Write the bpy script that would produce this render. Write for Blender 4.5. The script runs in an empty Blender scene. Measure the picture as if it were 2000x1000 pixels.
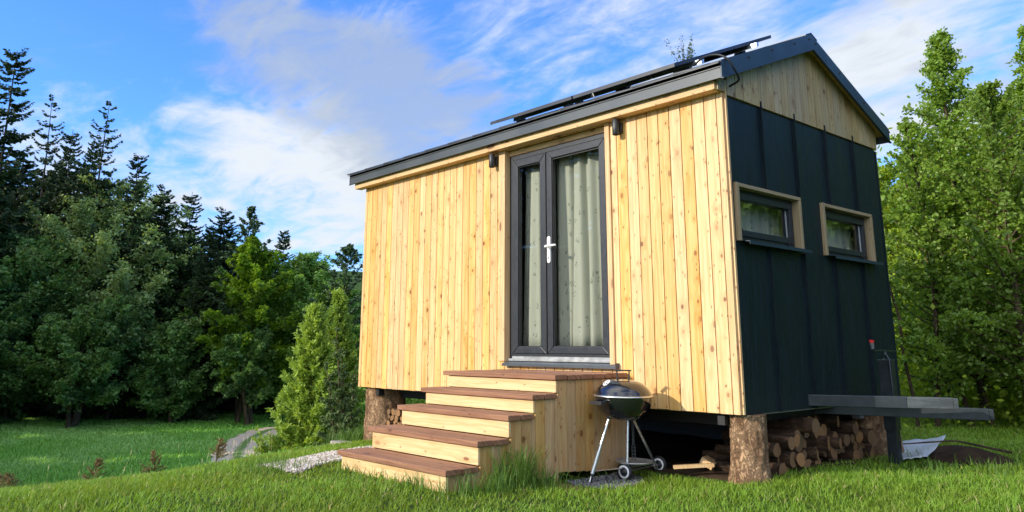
import bpy, bmesh, math, random
import numpy as np
from mathutils import Vector, Matrix
R = math.radians
rng = np.random.default_rng(7)
random.seed(7)
scene = bpy.context.scene
COL = scene.collection

# ------------------------------------------------------------------ camera
CAM = np.array([3.211, -5.017, .467]); YAW, PITCH, ROLL = -.843, .216, .001
FPX, PPX, PPY = 1531.08, 1000., 339.5           # measured on the 2000 x 1000 photograph
def basis():
    f = np.array([math.sin(YAW)*math.cos(PITCH), math.cos(YAW)*math.cos(PITCH), math.sin(PITCH)])
    r = np.array([math.cos(YAW), -math.sin(YAW), 0.]); u = np.cross(r, f)
    return r*math.cos(ROLL)+u*math.sin(ROLL), -r*math.sin(ROLL)+u*math.cos(ROLL), f
RT, UP, FW = basis()
cd = bpy.data.cameras.new('camera'); cam = bpy.data.objects.new('camera', cd); COL.objects.link(cam)
cam.matrix_world = Matrix(((RT[0], UP[0], -FW[0], CAM[0]), (RT[1], UP[1], -FW[1], CAM[1]), (RT[2], UP[2], -FW[2], CAM[2]), (0, 0, 0, 1)))
cd.sensor_width = 36; cd.lens = FPX/2000*36; cd.shift_y = (PPY-500)/2000; cd.clip_end = 2000; cd.clip_start = .05
scene.camera = cam
def unz(px, py, z):
    d = ray(px, py); t = (z-CAM[2])/d[2]; return CAM[0]+d[0]*t, CAM[1]+d[1]*t
def ray(px, py): return FW + RT*(px-PPX)/FPX - UP*(py-PPY)/FPX
def at(px, D, y=655):                             # plan position D metres away under a given bearing
    d = ray(px, y); h = math.hypot(d[0], d[1]); return CAM[0]+d[0]*D/h, CAM[1]+d[1]*D/h
def zat(px, py, D):
    d = ray(px, py); h = math.hypot(d[0], d[1]); return CAM[2]+d[2]*D/h

# ------------------------------------------------------------------ world and sun
TS = Vector((-.36, -1., .44)).normalized()        # towards the sun
elev = math.asin(TS.z)
SUNROT = math.atan2(TS.x, TS.y)
world = bpy.data.worlds.new('World'); scene.world = world; world.use_nodes = True
wn = world.node_tree; wn.nodes.clear()
def build_world():
    N = wn.nodes.new; L = wn.links.new
    out = N('ShaderNodeOutputWorld'); bg = N('ShaderNodeBackground'); bg.inputs[1].default_value = .15
    sky = N('ShaderNodeTexSky'); sky.sky_type = 'NISHITA'; sky.sun_disc = False
    sky.sun_elevation = elev; sky.sun_rotation = SUNROT; sky.air_density = 1.0; sky.dust_density = .4; sky.ozone_density = 2.5
    tc = N('ShaderNodeTexCoord')
    def math_(op, a, b=None, clamp=False):
        n = N('ShaderNodeMath'); n.operation = op; n.use_clamp = clamp
        for i, v in enumerate((a, b)):
            if v is None: continue
            if isinstance(v, (int, float)): n.inputs[i].default_value = v
            else: L(v, n.inputs[i])
        return n.outputs[0]
    nrm = N('ShaderNodeVectorMath'); nrm.operation = 'NORMALIZE'; L(tc.outputs['Generated'], nrm.inputs[0])
    sep = N('ShaderNodeSeparateXYZ'); L(nrm.outputs[0], sep.inputs[0])
    zz = math_('ADD', math_('MAXIMUM', sep.outputs[2], 0.0), .16)
    comb = N('ShaderNodeCombineXYZ'); L(math_('DIVIDE', sep.outputs[0], zz), comb.inputs[0]); L(math_('DIVIDE', sep.outputs[1], zz), comb.inputs[1])
    def fbm(scale, detail, rough, dist, rot=0, sc=(1, 1, 1), off=(0, 0, 0)):
        m = N('ShaderNodeMapping'); m.inputs['Rotation'].default_value = (0, 0, rot); m.inputs['Scale'].default_value = sc; m.inputs['Location'].default_value = off
        L(comb.outputs[0], m.inputs[0])
        n = N('ShaderNodeTexNoise'); n.inputs['Scale'].default_value = scale; n.inputs['Detail'].default_value = detail
        n.inputs['Roughness'].default_value = rough; n.inputs['Distortion'].default_value = dist; L(m.outputs[0], n.inputs['Vector'])
        return n.outputs[0]
    def blob(px, py, rad, soft, w):
        d = Vector(ray(px, py)).normalized()
        dp = N('ShaderNodeVectorMath'); dp.operation = 'DOT_PRODUCT'; L(nrm.outputs[0], dp.inputs[0]); dp.inputs[1].default_value = d
        mr = N('ShaderNodeMapRange'); mr.interpolation_type = 'SMOOTHERSTEP'; L(dp.outputs['Value'], mr.inputs[0])
        mr.inputs[1].default_value = math.cos(R(rad+soft)); mr.inputs[2].default_value = math.cos(R(rad)) ; mr.inputs[3].default_value = 0; mr.inputs[4].default_value = w
        return mr.outputs[0]
    def total(first, rest):
        s = first
        for b in rest: s = math_('ADD', s, b)
        return s
    def ramp(v, a, b, lo=0, hi=1):
        mr = N('ShaderNodeMapRange'); mr.interpolation_type = 'SMOOTHSTEP'; L(v, mr.inputs[0])
        for i, q in enumerate((a, b, lo, hi)): mr.inputs[i+1].default_value = q
        return mr.outputs[0]
    # bright white cloud
    n1 = fbm(1.3, 9, .62, .5, rot=.9, sc=(1, 1.5, 1)); n2 = fbm(4.6, 7, .6, .6, rot=.8, sc=(1, 1.9, 1), off=(5, 2, 0))
    cl = math_('ADD', math_('MULTIPLY', math_('SUBTRACT', n1, .5), 1.5), math_('ADD', math_('MULTIPLY', math_('SUBTRACT', n2, .5), .75), .5))
    w = total(cl, [
        blob(480, 340, 3.5, 8, .20), blob(690, 380, 1, 5, .24), blob(330, 260, 2, 7, .12), blob(600, 330, 1, 7, .12), blob(120, 300, 1, 5, .2),
        blob(1450, 60, 2, 11, .15), blob(1250, 130, 2, 9, .12), blob(1700, 100, 2, 10, .17), blob(1940, 40, 3, 7, .12), blob(1720, 230, 1, 6, .15), blob(1000, 110, 2, 7, .08),
        blob(100, 120, 4, 10, -.17), blob(750, 10, 1, 7, -.10), blob(550, 480, 2, 5, -.12), blob(1150, 20, 1, 6, -.1), blob(250, 20, 2, 9, -.06), blob(1640, 20, 1, 4, -.1)])
    wm = ramp(w, .46, 1.02)
    # greyer veil cloud
    g = total(fbm(1.1, 5, .5, .3, rot=.9, sc=(1, 1.5, 1), off=(3, 1, 0)), [
        blob(450, 60, 1, 6, .22), blob(560, 130, 1.5, 6, .20), blob(690, 200, 2, 6, .22), blob(830, 235, 2, 6, .22), blob(700, 290, 1, 4, .15), blob(930, 230, 1, 5, .12),
        blob(1350, 100, 1, 8, .06), blob(1850, 60, 2, 8, .14), blob(100, 150, 5, 10, -.2), blob(600, 420, 3, 6, -.2)])
    gm = ramp(math_('ADD', g, math_('MULTIPLY', math_('SUBTRACT', n2, .5), .9)), .50, .98, 0, .74)
    tint = N('ShaderNodeMix'); tint.data_type = 'RGBA'; tint.blend_type = 'MULTIPLY'; tint.inputs[0].default_value = 1
    L(sky.outputs[0], tint.inputs[6]); tint.inputs[7].default_value = (.47, .84, 1.44, 1)
    def mix(f, a, col):
        m = N('ShaderNodeMix'); m.data_type = 'RGBA'; L(f, m.inputs[0]); L(a, m.inputs[6]); m.inputs[7].default_value = col; return m.outputs[2]
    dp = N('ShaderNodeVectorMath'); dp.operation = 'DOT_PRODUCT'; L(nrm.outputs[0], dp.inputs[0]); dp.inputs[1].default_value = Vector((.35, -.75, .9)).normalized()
    over = math_('MULTIPLY', ramp(dp.outputs['Value'], .45, .85), ramp(n1, .34, .58)) # unseen bright cloud added overhead and behind the camera as fill light
    c = mix(wm, tint.outputs[2], (3.5, 3.75, 4.05, 1))
    c = mix(gm, c, (1.9, 2.25, 2.85, 1))
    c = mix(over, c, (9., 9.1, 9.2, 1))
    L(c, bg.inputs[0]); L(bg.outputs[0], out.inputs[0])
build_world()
sd = bpy.data.lights.new('sun', 'SUN'); sd.energy = 3.0; sd.angle = R(.5); sd.color = (1, .90, .74)
sun = bpy.data.objects.new('sun', sd); COL.objects.link(sun)
sun.rotation_euler = (-TS).to_track_quat('-Z', 'Y').to_euler()
scene.view_settings.view_transform = 'Standard'; scene.view_settings.look = 'None'; scene.view_settings.exposure = .68; scene.view_settings.gamma = 1
scene.cycles.max_bounces = 8; scene.cycles.transparent_max_bounces = 12

# ------------------------------------------------------------------ helpers
def tag(o, label=None, cat=None, group=None, kind=None):
    if label: o['label'] = label
    if cat: o['category'] = cat
    if group: o['group'] = group
    if kind: o['kind'] = kind
    return o
def empty(name, loc=(0, 0, 0), rz=0, label=None, cat=None, group=None):
    o = bpy.data.objects.new(name, None); COL.objects.link(o); o.location = loc; o.rotation_euler = (0, 0, rz); o.empty_display_size = .1
    return tag(o, label, cat, group)
def link(name, me, parent=None, mats=()):
    for m in mats: me.materials.append(m)
    o = bpy.data.objects.new(name, me); COL.objects.link(o)
    if parent: o.parent = parent
    return o
def np_mesh(name, V, n):
    """V: (k*n,3) vertices, every n consecutive ones a polygon."""
    V = np.ascontiguousarray(V, dtype=np.float32).reshape(-1, 3); nv = len(V); k = nv//n
    me = bpy.data.meshes.new(name)
    me.vertices.add(nv); me.vertices.foreach_set('co', V.ravel())
    me.loops.add(nv); me.loops.foreach_set('vertex_index', np.arange(nv, dtype=np.int32))
    me.polygons.add(k); me.polygons.foreach_set('loop_start', np.arange(0, nv, n, dtype=np.int32))
    me.polygons.foreach_set('loop_total', np.full(k, n, dtype=np.int32))
    me.update(calc_edges=True); return me
class MB:
    def __init__(s): s.v = []; s.f = []; s.sm = []
    def add(s, vs, fs, smooth=False):
        b = len(s.v); s.v += [tuple(map(float, v)) for v in vs]; s.f += [tuple(i+b for i in f) for f in fs]; s.sm += [smooth]*len(fs); return s
    def box(s, x0, x1, y0, y1, z0, z1):
        return s.hexa([(x0, y0, z0), (x1, y0, z0), (x1, y1, z0), (x0, y1, z0), (x0, y0, z1), (x1, y0, z1), (x1, y1, z1), (x0, y1, z1)])
    def hexa(s, p):
        return s.add(p, [(0, 3, 2, 1), (4, 5, 6, 7), (0, 1, 5, 4), (1, 2, 6, 5), (2, 3, 7, 6), (3, 0, 4, 7)])
    def beam(s, a, b, w, h, up=(0, 0, 1)):
        a = Vector(a); b = Vector(b); d = (b-a).normalized(); u = Vector(up); sx = d.cross(u).normalized(); u = sx.cross(d).normalized()
        P = []
        for c in (a, b):
            for i, j in ((-1, -1), (1, -1), (1, 1), (-1, 1)): P.append(c+sx*w/2*i+u*h/2*j)
        return s.add(P, [(0, 1, 2, 3), (7, 6, 5, 4), (0, 4, 5, 1), (1, 5, 6, 2), (2, 6, 7, 3), (3, 7, 4, 0)])
    def tube(s, pts, rad, n=8, caps=True, smooth=True):
        pts = [Vector(p) for p in pts]; 
        if not hasattr(rad, '__len__'): rad = [rad]*len(pts)
        prev = None; rings = []
        for i, p in enumerate(pts):
            d = (pts[min(i+1, len(pts)-1)]-pts[max(i-1, 0)]).normalized()
            if prev is None:
                a = Vector((0, 0, 1)) if abs(d.z) < .9 else Vector((1, 0, 0)); u = d.cross(a).normalized()
            else: u = (prev-d*prev.dot(d)).normalized()
            prev = u; w = d.cross(u)
            rings.append([p+(u*math.cos(2*math.pi*k/n)+w*math.sin(2*math.pi*k/n))*rad[i] for k in range(n)])
        vs = [v for r_ in rings for v in r_]; fs = []
        for i in range(len(pts)-1):
            for k in range(n):
                fs.append((i*n+k, i*n+(k+1) % n, (i+1)*n+(k+1) % n, (i+1)*n+k))
        s.add(vs, fs, smooth)
        if caps:
            s.add(rings[0], [tuple(reversed(range(n)))]); s.add(rings[-1], [tuple(range(n))])
        return s
    def lathe(s, prof, c=(0, 0, 0), n=40, smooth=True):
        vs = []; fs = []; m = len(prof)
        for k in range(n):
            a = 2*math.pi*k/n
            for r_, z in prof: vs.append((c[0]+r_*math.cos(a), c[1]+r_*math.sin(a), c[2]+z))
        for k in range(n):
            k2 = (k+1) % n
            for i in range(m-1): fs.append((k*m+i, k2*m+i, k2*m+i+1, k*m+i+1))
        return s.add(vs, fs, smooth)
    def build(s, name, mats, parent=None, bevel=0, weld=False):
        me = bpy.data.meshes.new(name); me.from_pydata(s.v, [], s.f); me.polygons.foreach_set('use_smooth', s.sm)
        if not hasattr(mats, '__len__'): mats = (mats,)
        if weld or bevel:
            bm = bmesh.new(); bm.from_mesh(me)
            if weld: bmesh.ops.remove_doubles(bm, verts=bm.verts, dist=1e-5)
            bm.to_mesh(me); bm.free()
        me.update(); o = link(name, me, parent, mats)
        if bevel:
            b = o.modifiers.new('bevel', 'BEVEL'); b.width = bevel; b.segments = 2; b.limit_method = 'ANGLE'; b.angle_limit = R(40)
        return o

# ------------------------------------------------------------------ materials
class NT:
    def __init__(s, name):
        s.m = bpy.data.materials.new(name); s.m.use_nodes = True; s.t = s.m.node_tree; s.t.nodes.clear()
        s.out = s.t.nodes.new('ShaderNodeOutputMaterial')
    def N(s, t, **k):
        n = s.t.nodes.new(t)
        for a, v in k.items(): setattr(n, a, v)
        return n
    def put(s, sock, v):
        if v is None: return
        if isinstance(v, bpy.types.NodeSocket): s.t.links.new(v, sock)
        elif hasattr(v, '__len__') and len(v) == 3 and sock.type == 'RGBA': sock.default_value = (*v, 1)
        else: sock.default_value = v
    def math(s, op, a, b=None, c=None, clamp=False):
        n = s.N('ShaderNodeMath', operation=op, use_clamp=clamp)
        for i, v in enumerate((a, b, c)): s.put(n.inputs[i], v)
        return n.outputs[0]
    def mix(s, f, a, b, blend='MIX'):
        n = s.N('ShaderNodeMix', data_type='RGBA', blend_type=blend); s.put(n.inputs[0], f); s.put(n.inputs[6], a); s.put(n.inputs[7], b); return n.outputs[2]
    def ramp(s, v, a, b, lo=0., hi=1.):
        n = s.N('ShaderNodeMapRange', interpolation_type='SMOOTHSTEP'); s.put(n.inputs[0], v)
        for i, q in enumerate((a, b, lo, hi)): s.put(n.inputs[i+1], q)
        return n.outputs[0]
    def noise(s, vec, scale, detail=3, rough=.55, dist=0):
        n = s.N('ShaderNodeTexNoise'); s.put(n.inputs['Vector'], vec); s.put(n.inputs['Scale'], scale); s.put(n.inputs['Detail'], detail)
        s.put(n.inputs['Roughness'], rough); s.put(n.inputs['Distortion'], dist); return n.outputs[0]
    def vec(s, x, y, z):
        n = s.N('ShaderNodeCombineXYZ'); s.put(n.inputs[0], x); s.put(n.inputs[1], y); s.put(n.inputs[2], z); return n.outputs[0]
    def obj(s): return s.N('ShaderNodeTexCoord').outputs['Object']
    def wpos(s): return s.N('ShaderNodeNewGeometry').outputs['Position']
    def isl(s): return s.N('ShaderNodeNewGeometry').outputs['Random Per Island']
    def bsdf(s, col, rough=.6, metal=0., bump=None, bstr=.3, bdist=.01, coat=0., spec=.5, trans=None):
        p = s.N('ShaderNodeBsdfPrincipled'); s.put(p.inputs['Base Color'], col); s.put(p.inputs['Roughness'], rough); s.put(p.inputs['Metallic'], metal)
        s.put(p.inputs['Coat Weight'], coat); s.put(p.inputs['Specular IOR Level'], spec)
        if bump is not None:
            b = s.N('ShaderNodeBump'); s.put(b.inputs['Height'], bump); b.inputs['Strength'].default_value = bstr; b.inputs['Distance'].default_value = bdist
            s.put(p.inputs['Normal'], b.outputs[0])
        s.t.links.new(p.outputs[0], s.out.inputs[0]); return p
def wood(name, axis, light=(.74, .485, .21), dark=(.60, .335, .105), knots=.46, rough=.55, kc=(.22, .085, .025), ks=(8.5, 4.4)):
    t = NT(name); s = t.N('ShaderNodeSeparateXYZ'); t.put(s.inputs[0], t.obj()); isl = t.isl()
    al = s.outputs[axis]; oth = [s.outputs[i] for i in range(3) if i != axis]
    ac = t.math('ADD', oth[0], oth[1])
    isl7 = t.math('MULTIPLY', isl, 37.)
    al2 = t.math('ADD', al, t.math('MULTIPLY', isl, 91.))
    warp = t.noise(t.vec(t.math('MULTIPLY', ac, 6), t.math('MULTIPLY', al2, 2.2), isl7), 1., 2)
    # knots
    v = t.N('ShaderNodeTexVoronoi', voronoi_dimensions='2D'); t.put(v.inputs['Vector'], t.vec(t.math('ADD', t.math('MULTIPLY', ac, ks[0]), t.math('MULTIPLY', isl, 7.)), t.math('MULTIPLY', al2, ks[1]*1.35), 0.)); t.put(v.inputs['Scale'], 1.)
    vc = t.N('ShaderNodeSeparateColor'); t.put(vc.inputs[0], v.outputs['Color'])
    size = t.ramp(t.math('POWER', vc.outputs[1], 1.8), 0, 1, .06, .20)
    pres = t.math('LESS_THAN', vc.outputs[0], knots)
    kn = t.math('MULTIPLY', t.ramp(v.outputs['Distance'], size, t.math('MULTIPLY', size, .55), 0, 1), pres)
    halo = t.math('MULTIPLY', t.ramp(v.outputs['Distance'], t.math('MULTIPLY', size, 4.), size, 0, 1), pres)
    acw = t.math('ADD', t.math('ADD', t.math('MULTIPLY', ac, 1.), t.math('MULTIPLY', warp, .05)), t.math('MULTIPLY', halo, .02))
    grain = t.noise(t.vec(t.math('MULTIPLY', acw, 55), t.math('MULTIPLY', al2, 1.6), isl7), 1., 3, .6)
    blot = t.noise(t.vec(t.math('MULTIPLY', ac, 9), t.math('MULTIPLY', al2, 2.4), isl7), 1., 3, .6)
    fine = t.noise(t.vec(t.math('MULTIPLY', acw, 260), t.math('MULTIPLY', al2, 7), isl7), 1., 2)
    c = t.mix(t.ramp(grain, .36, .66, 0, .8), light, dark)
    c = t.mix(t.ramp(blot, .52, .78, 0, .75), c, tuple(a*b for a, b in zip(dark, (1.02, .86, .7))))
    c = t.mix(t.math('MULTIPLY', halo, .35), c, tuple(a*b for a, b in zip(dark, (.9, .72, .6))))
    c = t.mix(t.math('MULTIPLY', kn, t.ramp(vc.outputs[2], 0, 1, .45, 1.)), c, kc)
    pv = t.N('ShaderNodeTexVoronoi', voronoi_dimensions='2D'); t.put(pv.inputs['Vector'], t.vec(t.math('ADD', t.math('MULTIPLY', ac, 22), t.math('MULTIPLY', isl, 23.)), t.math('MULTIPLY', al2, 11), 0.)); t.put(pv.inputs['Scale'], 1.)
    pc_ = t.N('ShaderNodeSeparateColor'); t.put(pc_.inputs[0], pv.outputs['Color'])
    pin = t.math('MULTIPLY', t.ramp(pv.outputs['Distance'], .17, .08), t.math('LESS_THAN', pc_.outputs[0], knots*.35)); c = t.mix(t.math('MULTIPLY', pin, .75), c, kc)
    stk = t.noise(t.vec(t.math('MULTIPLY', acw, 24), t.math('MULTIPLY', al2, 1.1), isl7), 1., 2); c = t.mix(t.ramp(stk, .56, .72, 0, .45), c, tuple(a*b for a, b in zip(dark, (1.0, .8, .6))))
    hs = t.N('ShaderNodeHueSaturation'); t.put(hs.inputs['Color'], c)
    t.put(hs.inputs['Value'], t.ramp(isl, 0, 1, .90, 1.06)); t.put(hs.inputs['Saturation'], t.ramp(t.math('FRACT', t.math('MULTIPLY', isl, 7.3)), 0, 1, .88, 1.08))
    t.bsdf(hs.outputs[0], rough, bump=t.math('ADD', fine, t.math('MULTIPLY', grain, .5)), bstr=.25, bdist=.003, spec=.35)
    return t.m
def plain(name, col, rough=.5, metal=0., var=.08, scale=30, bump=.1, coat=0., spec=.5, sc=(1, 1, 1)):
    t = NT(name); m = t.N('ShaderNodeMapping'); t.put(m.inputs[0], t.obj()); m.inputs['Scale'].default_value = sc
    n = t.noise(m.outputs[0], scale, 4, .6); n2 = t.noise(m.outputs[0], scale*.12, 3)
    c = t.mix(t.ramp(t.math('ADD', t.math('MULTIPLY', n, .5), t.math('MULTIPLY', n2, .5)), .35, .65), tuple(v*(1-var) for v in col), tuple(min(1, v*(1+var)) for v in col))
    t.bsdf(c, t.ramp(n2, .3, .7, rough*.85, min(1, rough*1.15)), metal, bump=n, bstr=bump, bdist=.002, coat=coat, spec=spec); return t.m
def foliage(name, a, b, c=None, trans=.35, rough=.55, clump=.6, spec=.3):
    t = NT(name); isl = t.isl(); n = t.noise(t.wpos(), clump, 2)
    col = t.mix(isl, a, b)
    if c: col = t.mix(t.ramp(n, .45, .65), col, c)
    p = t.N('ShaderNodeBsdfPrincipled'); t.put(p.inputs['Base Color'], col); t.put(p.inputs['Roughness'], rough); t.put(p.inputs['Specular IOR Level'], spec)
    tr = t.N('ShaderNodeBsdfTranslucent'); t.put(tr.inputs[0], t.mix(1., col, (1.5, 1.35, .6), 'MULTIPLY'))
    mx = t.N('ShaderNodeMixShader'); t.put(mx.inputs[0], trans); t.t.links.new(p.outputs[0], mx.inputs[1]); t.t.links.new(tr.outputs[0], mx.inputs[2])
    t.t.links.new(mx.outputs[0], t.out.inputs[0]); return t.m
def grassmat(name, a, b, straw, frac, trans=.4, clump=1.):
    t = NT(name); isl = t.isl(); n = t.noise(t.wpos(), clump, 3, .6); n2 = t.noise(t.wpos(), clump*4, 2)
    col = t.mix(isl, a, b); col = t.mix(t.ramp(n, .42, .62, 0, .8), col, tuple(x*y for x, y in zip(a, (1.25, 1.0, 1.1)))); col = t.mix(t.ramp(n2, .5, .7, 0, .5), col, tuple(x*.62 for x in a))
    f2 = t.math('FRACT', t.math('MULTIPLY', isl, 57.3)); col = t.mix(t.math('LESS_THAN', f2, t.ramp(n2, .35, .7, frac*.3, frac*2)), col, straw)
    p = t.N('ShaderNodeBsdfPrincipled'); t.put(p.inputs['Base Color'], col); p.inputs['Roughness'].default_value = .5; p.inputs['Specular IOR Level'].default_value = .35
    tr = t.N('ShaderNodeBsdfTranslucent'); t.put(tr.inputs[0], t.mix(1., col, (1.4, 1.25, .6), 'MULTIPLY'))
    mx = t.N('ShaderNodeMixShader'); t.put(mx.inputs[0], trans); t.t.links.new(p.outputs[0], mx.inputs[1]); t.t.links.new(tr.outputs[0], mx.inputs[2]); t.t.links.new(mx.outputs[0], t.out.inputs[0]); return t.m
def bark(name, a, b, scale=9, stretch=.35, bstr=.9, bdist=.02):
    t = NT(name); m = t.N('ShaderNodeMapping'); t.put(m.inputs[0], t.obj()); m.inputs['Scale'].default_value = (1, 1, stretch)
    n = t.noise(m.outputs[0], scale*1.3, 6, .68, .9); n2 = t.noise(m.outputs[0], scale*.45, 3, .6, .4); big = t.noise(t.obj(), 4.5, 3)
    e = t.ramp(t.math('ABSOLUTE', t.math('SUBTRACT', n, .5)), 0, .07)
    h = t.math('ADD', t.math('MULTIPLY', e, .35), t.math('ADD', t.math('MULTIPLY', n, .6), n2))
    c = t.mix(t.ramp(n2, .35, .65), a, b); c = t.mix(t.ramp(big, .5, .68, 0, .55), c, tuple(x*.75+.02 for x in a)); c = t.mix(t.math('MULTIPLY', t.math('SUBTRACT', 1., e), .38), c, tuple(x*.4 for x in a))
    t.bsdf(c, .9, bump=h, bstr=bstr, bdist=bdist, spec=.15); return t.m
M = {}
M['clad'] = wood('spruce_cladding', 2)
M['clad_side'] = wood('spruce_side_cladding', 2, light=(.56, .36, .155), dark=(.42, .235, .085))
M['gable'] = wood('shade_toned_gable_cladding', 2, light=(.50, .38, .20), dark=(.34, .24, .115), kc=(.14, .07, .03))  # shade of the gable end put into the colour, darker and greyer planks
M['board'] = wood('spruce_board', 0, ks=(6, 1.6), knots=.45)
M['riser'] = wood('spruce_riser', 0, light=(.76, .53, .24), dark=(.62, .36, .12), ks=(4, 1.1), knots=.35)
M['trim_z'] = wood('spruce_trim', 2, light=(.70, .47, .21), dark=(.56, .32, .12), ks=(5, 1.2), knots=.3)
M['trim_y'] = wood('greyish_window_trim', 1, light=(.42, .31, .16), dark=(.30, .21, .10), ks=(4, 1), knots=.2)  # window trims, darker and greyer than the spruce trim
M['trim_w'] = wood('greyish_window_side_trim', 2, light=(.42, .31, .16), dark=(.30, .21, .10), ks=(4, 1), knots=.2)
M['tread'] = wood('stained_larch_tread', 0, light=(.33, .145, .065), dark=(.20, .08, .035), kc=(.06, .025, .015), knots=.25, rough=.6)
def metal_mat():
    t = NT('anthracite_standing_seam'); p = t.obj(); m = t.N('ShaderNodeMapping'); t.put(m.inputs[0], p); m.inputs['Scale'].default_value = (1, 1, .35)
    big = t.noise(m.outputs[0], 3.2, 2, .5); fine = t.noise(p, 160, 2); m2 = t.N('ShaderNodeMapping'); t.put(m2.inputs[0], p); m2.inputs['Scale'].default_value = (1, 1, .08); st = t.noise(m2.outputs[0], 26, 4, .65)
    s = t.N('ShaderNodeSeparateXYZ'); t.put(s.inputs[0], p); low = t.ramp(t.math('ADD', s.outputs[2], t.math('MULTIPLY', t.noise(p, 9, 4), .5)), .55, .2, 0, .5)
    c = t.mix(t.ramp(st, .4, .7, 0, .6), (.004, .012, .017), (.010, .020, .026)); c = t.mix(t.math('MULTIPLY', low, t.ramp(fine, .4, .7)), c, (.035, .035, .03))
    t.bsdf(c, t.ramp(st, .3, .7, .38, .6), 0, bump=t.math('ADD', big, t.math('MULTIPLY', fine, .02)), bstr=.5, bdist=.03, spec=.35); return t.m
M['metal_wall'] = metal_mat()
M['verge'] = plain('dark_blue_grey_verge_metal', (.020, .040, .062), .45, .0, .1, 20, .05)
M['roof'] = plain('black_coated_roof_sheet', (.018, .022, .03), .45, 0, .1, 60, .1)
M['fascia'] = plain('grey_coated_fascia_metal', (.062, .074, .084), .42, 0, .06, 20, .03)
M['upvc'] = plain('anthracite_window_profile', (.019, .023, .030), .42, 0, .08, 300, .25)
M['alu'] = plain('brushed_aluminium', (.62, .63, .62), .35, .8, .06, 90, .1)
M['white'] = plain('white_coated_handle', (.80, .80, .80), .3, 0, .03, 30, .02)
M['lamp'] = plain('black_lamp_housing', (.025, .026, .028), .4, 0, .06, 60, .05)
M['steel'] = plain('dark_painted_steel', (.032, .039, .046), .36, .3, .25, 16, .12)
M['steel_worn'] = plain('scuffed_bare_steel', (.095, .105, .11), .38, .4, .3, 40, .2, sc=(1, 1, 6))
M['black'] = plain('black_rubber', (.012, .012, .013), .55, 0, .1, 60, .1)
M['enamel'] = plain('black_enamel', (.006, .007, .010), .12, 0, .1, 9, .015, coat=1.)
M['chrome'] = plain('aluminium_leg', (.72, .72, .70), .28, .9, .06, 60, .05)
M['red'] = plain('red_plastic_cap', (.65, .02, .02), .4)
M['plastic'] = plain('grey_plastic', (.14, .145, .15), .5)
M['cellback'] = plain('panel_backsheet', (.10, .12, .10), .5, 0, .1, 30, .05)
M['inner'] = plain('interior_plaster', (.30, .28, .25), .8)
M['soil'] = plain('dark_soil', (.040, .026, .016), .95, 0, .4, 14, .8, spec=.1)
M['stone'] = plain('pale_kerb_stone', (.36, .33, .28), .9, 0, .2, 20, .5)
M['sheet'] = plain('crumpled_white_film', (.62, .66, .72), .35, 0, .1, 25, .6)
M['bark_stump'] = bark('pine_stump_bark', (.27, .155, .085), (.50, .32, .185), 22, .6, 1., .025)
M['bark_dark'] = bark('dark_tree_bark', (.035, .028, .02), (.10, .08, .06), 10, .25)
M['bark_mid'] = bark('brown_tree_bark', (.07, .05, .03), (.17, .125, .075), 14, .25)
M['bark_log'] = bark('firewood_bark', (.035, .02, .012), (.12, .07, .04), 22, .5, .8, .01)
def cutwood():
    t = NT('sawn_log_end'); s = t.N('ShaderNodeSeparateXYZ'); t.put(s.inputs[0], t.obj())
    oi = t.N('ShaderNodeObjectInfo').outputs['Random']
    r_ = t.math('SQRT', t.math('ADD', t.math('MULTIPLY', s.outputs[0], s.outputs[0]), t.math('MULTIPLY', s.outputs[1], s.outputs[1])))
    r_ = t.math('ADD', r_, t.math('MULTIPLY', t.noise(t.obj(), 22), .012))
    ring = t.math('SINE', t.math('MULTIPLY', r_, 900.))
    c = t.mix(t.ramp(ring, -.6, 1, 0, .5), (.36, .19, .08), (.22, .105, .04)); c = t.mix(t.ramp(oi, 0, 1, 0, .7), c, (.10, .07, .05))
    c = t.mix(t.ramp(t.noise(t.obj(), 30), .5, .7, 0, .5), c, (.22, .12, .06))
    t.bsdf(c, .75, bump=ring, bstr=.2, bdist=.002, spec=.2); return t.m
M['cut'] = cutwood()
def glass(name, tint=(.94, .955, .94), refl=1.45):
    t = NT(name); fr = t.N('ShaderNodeFresnel'); fr.inputs[0].default_value = refl
    g = t.N('ShaderNodeBsdfGlossy'); t.put(g.inputs[0], (.95, .97, 1.)); g.inputs['Roughness'].default_value = .015
    tr = t.N('ShaderNodeBsdfTransparent'); t.put(tr.inputs[0], tint); mx = t.N('ShaderNodeMixShader')
    bf = t.N('ShaderNodeNewGeometry').outputs['Backfacing']; t.put(mx.inputs[0], t.math('MULTIPLY', t.math('MINIMUM', t.math('MULTIPLY', fr.outputs[0], 1.5), 1.), t.math('SUBTRACT', 1., bf))); t.t.links.new(tr.outputs[0], mx.inputs[1]); t.t.links.new(g.outputs[0], mx.inputs[2])
    t.t.links.new(mx.outputs[0], t.out.inputs[0]); return t.m
M['glass'] = glass('window_glass')
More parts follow.
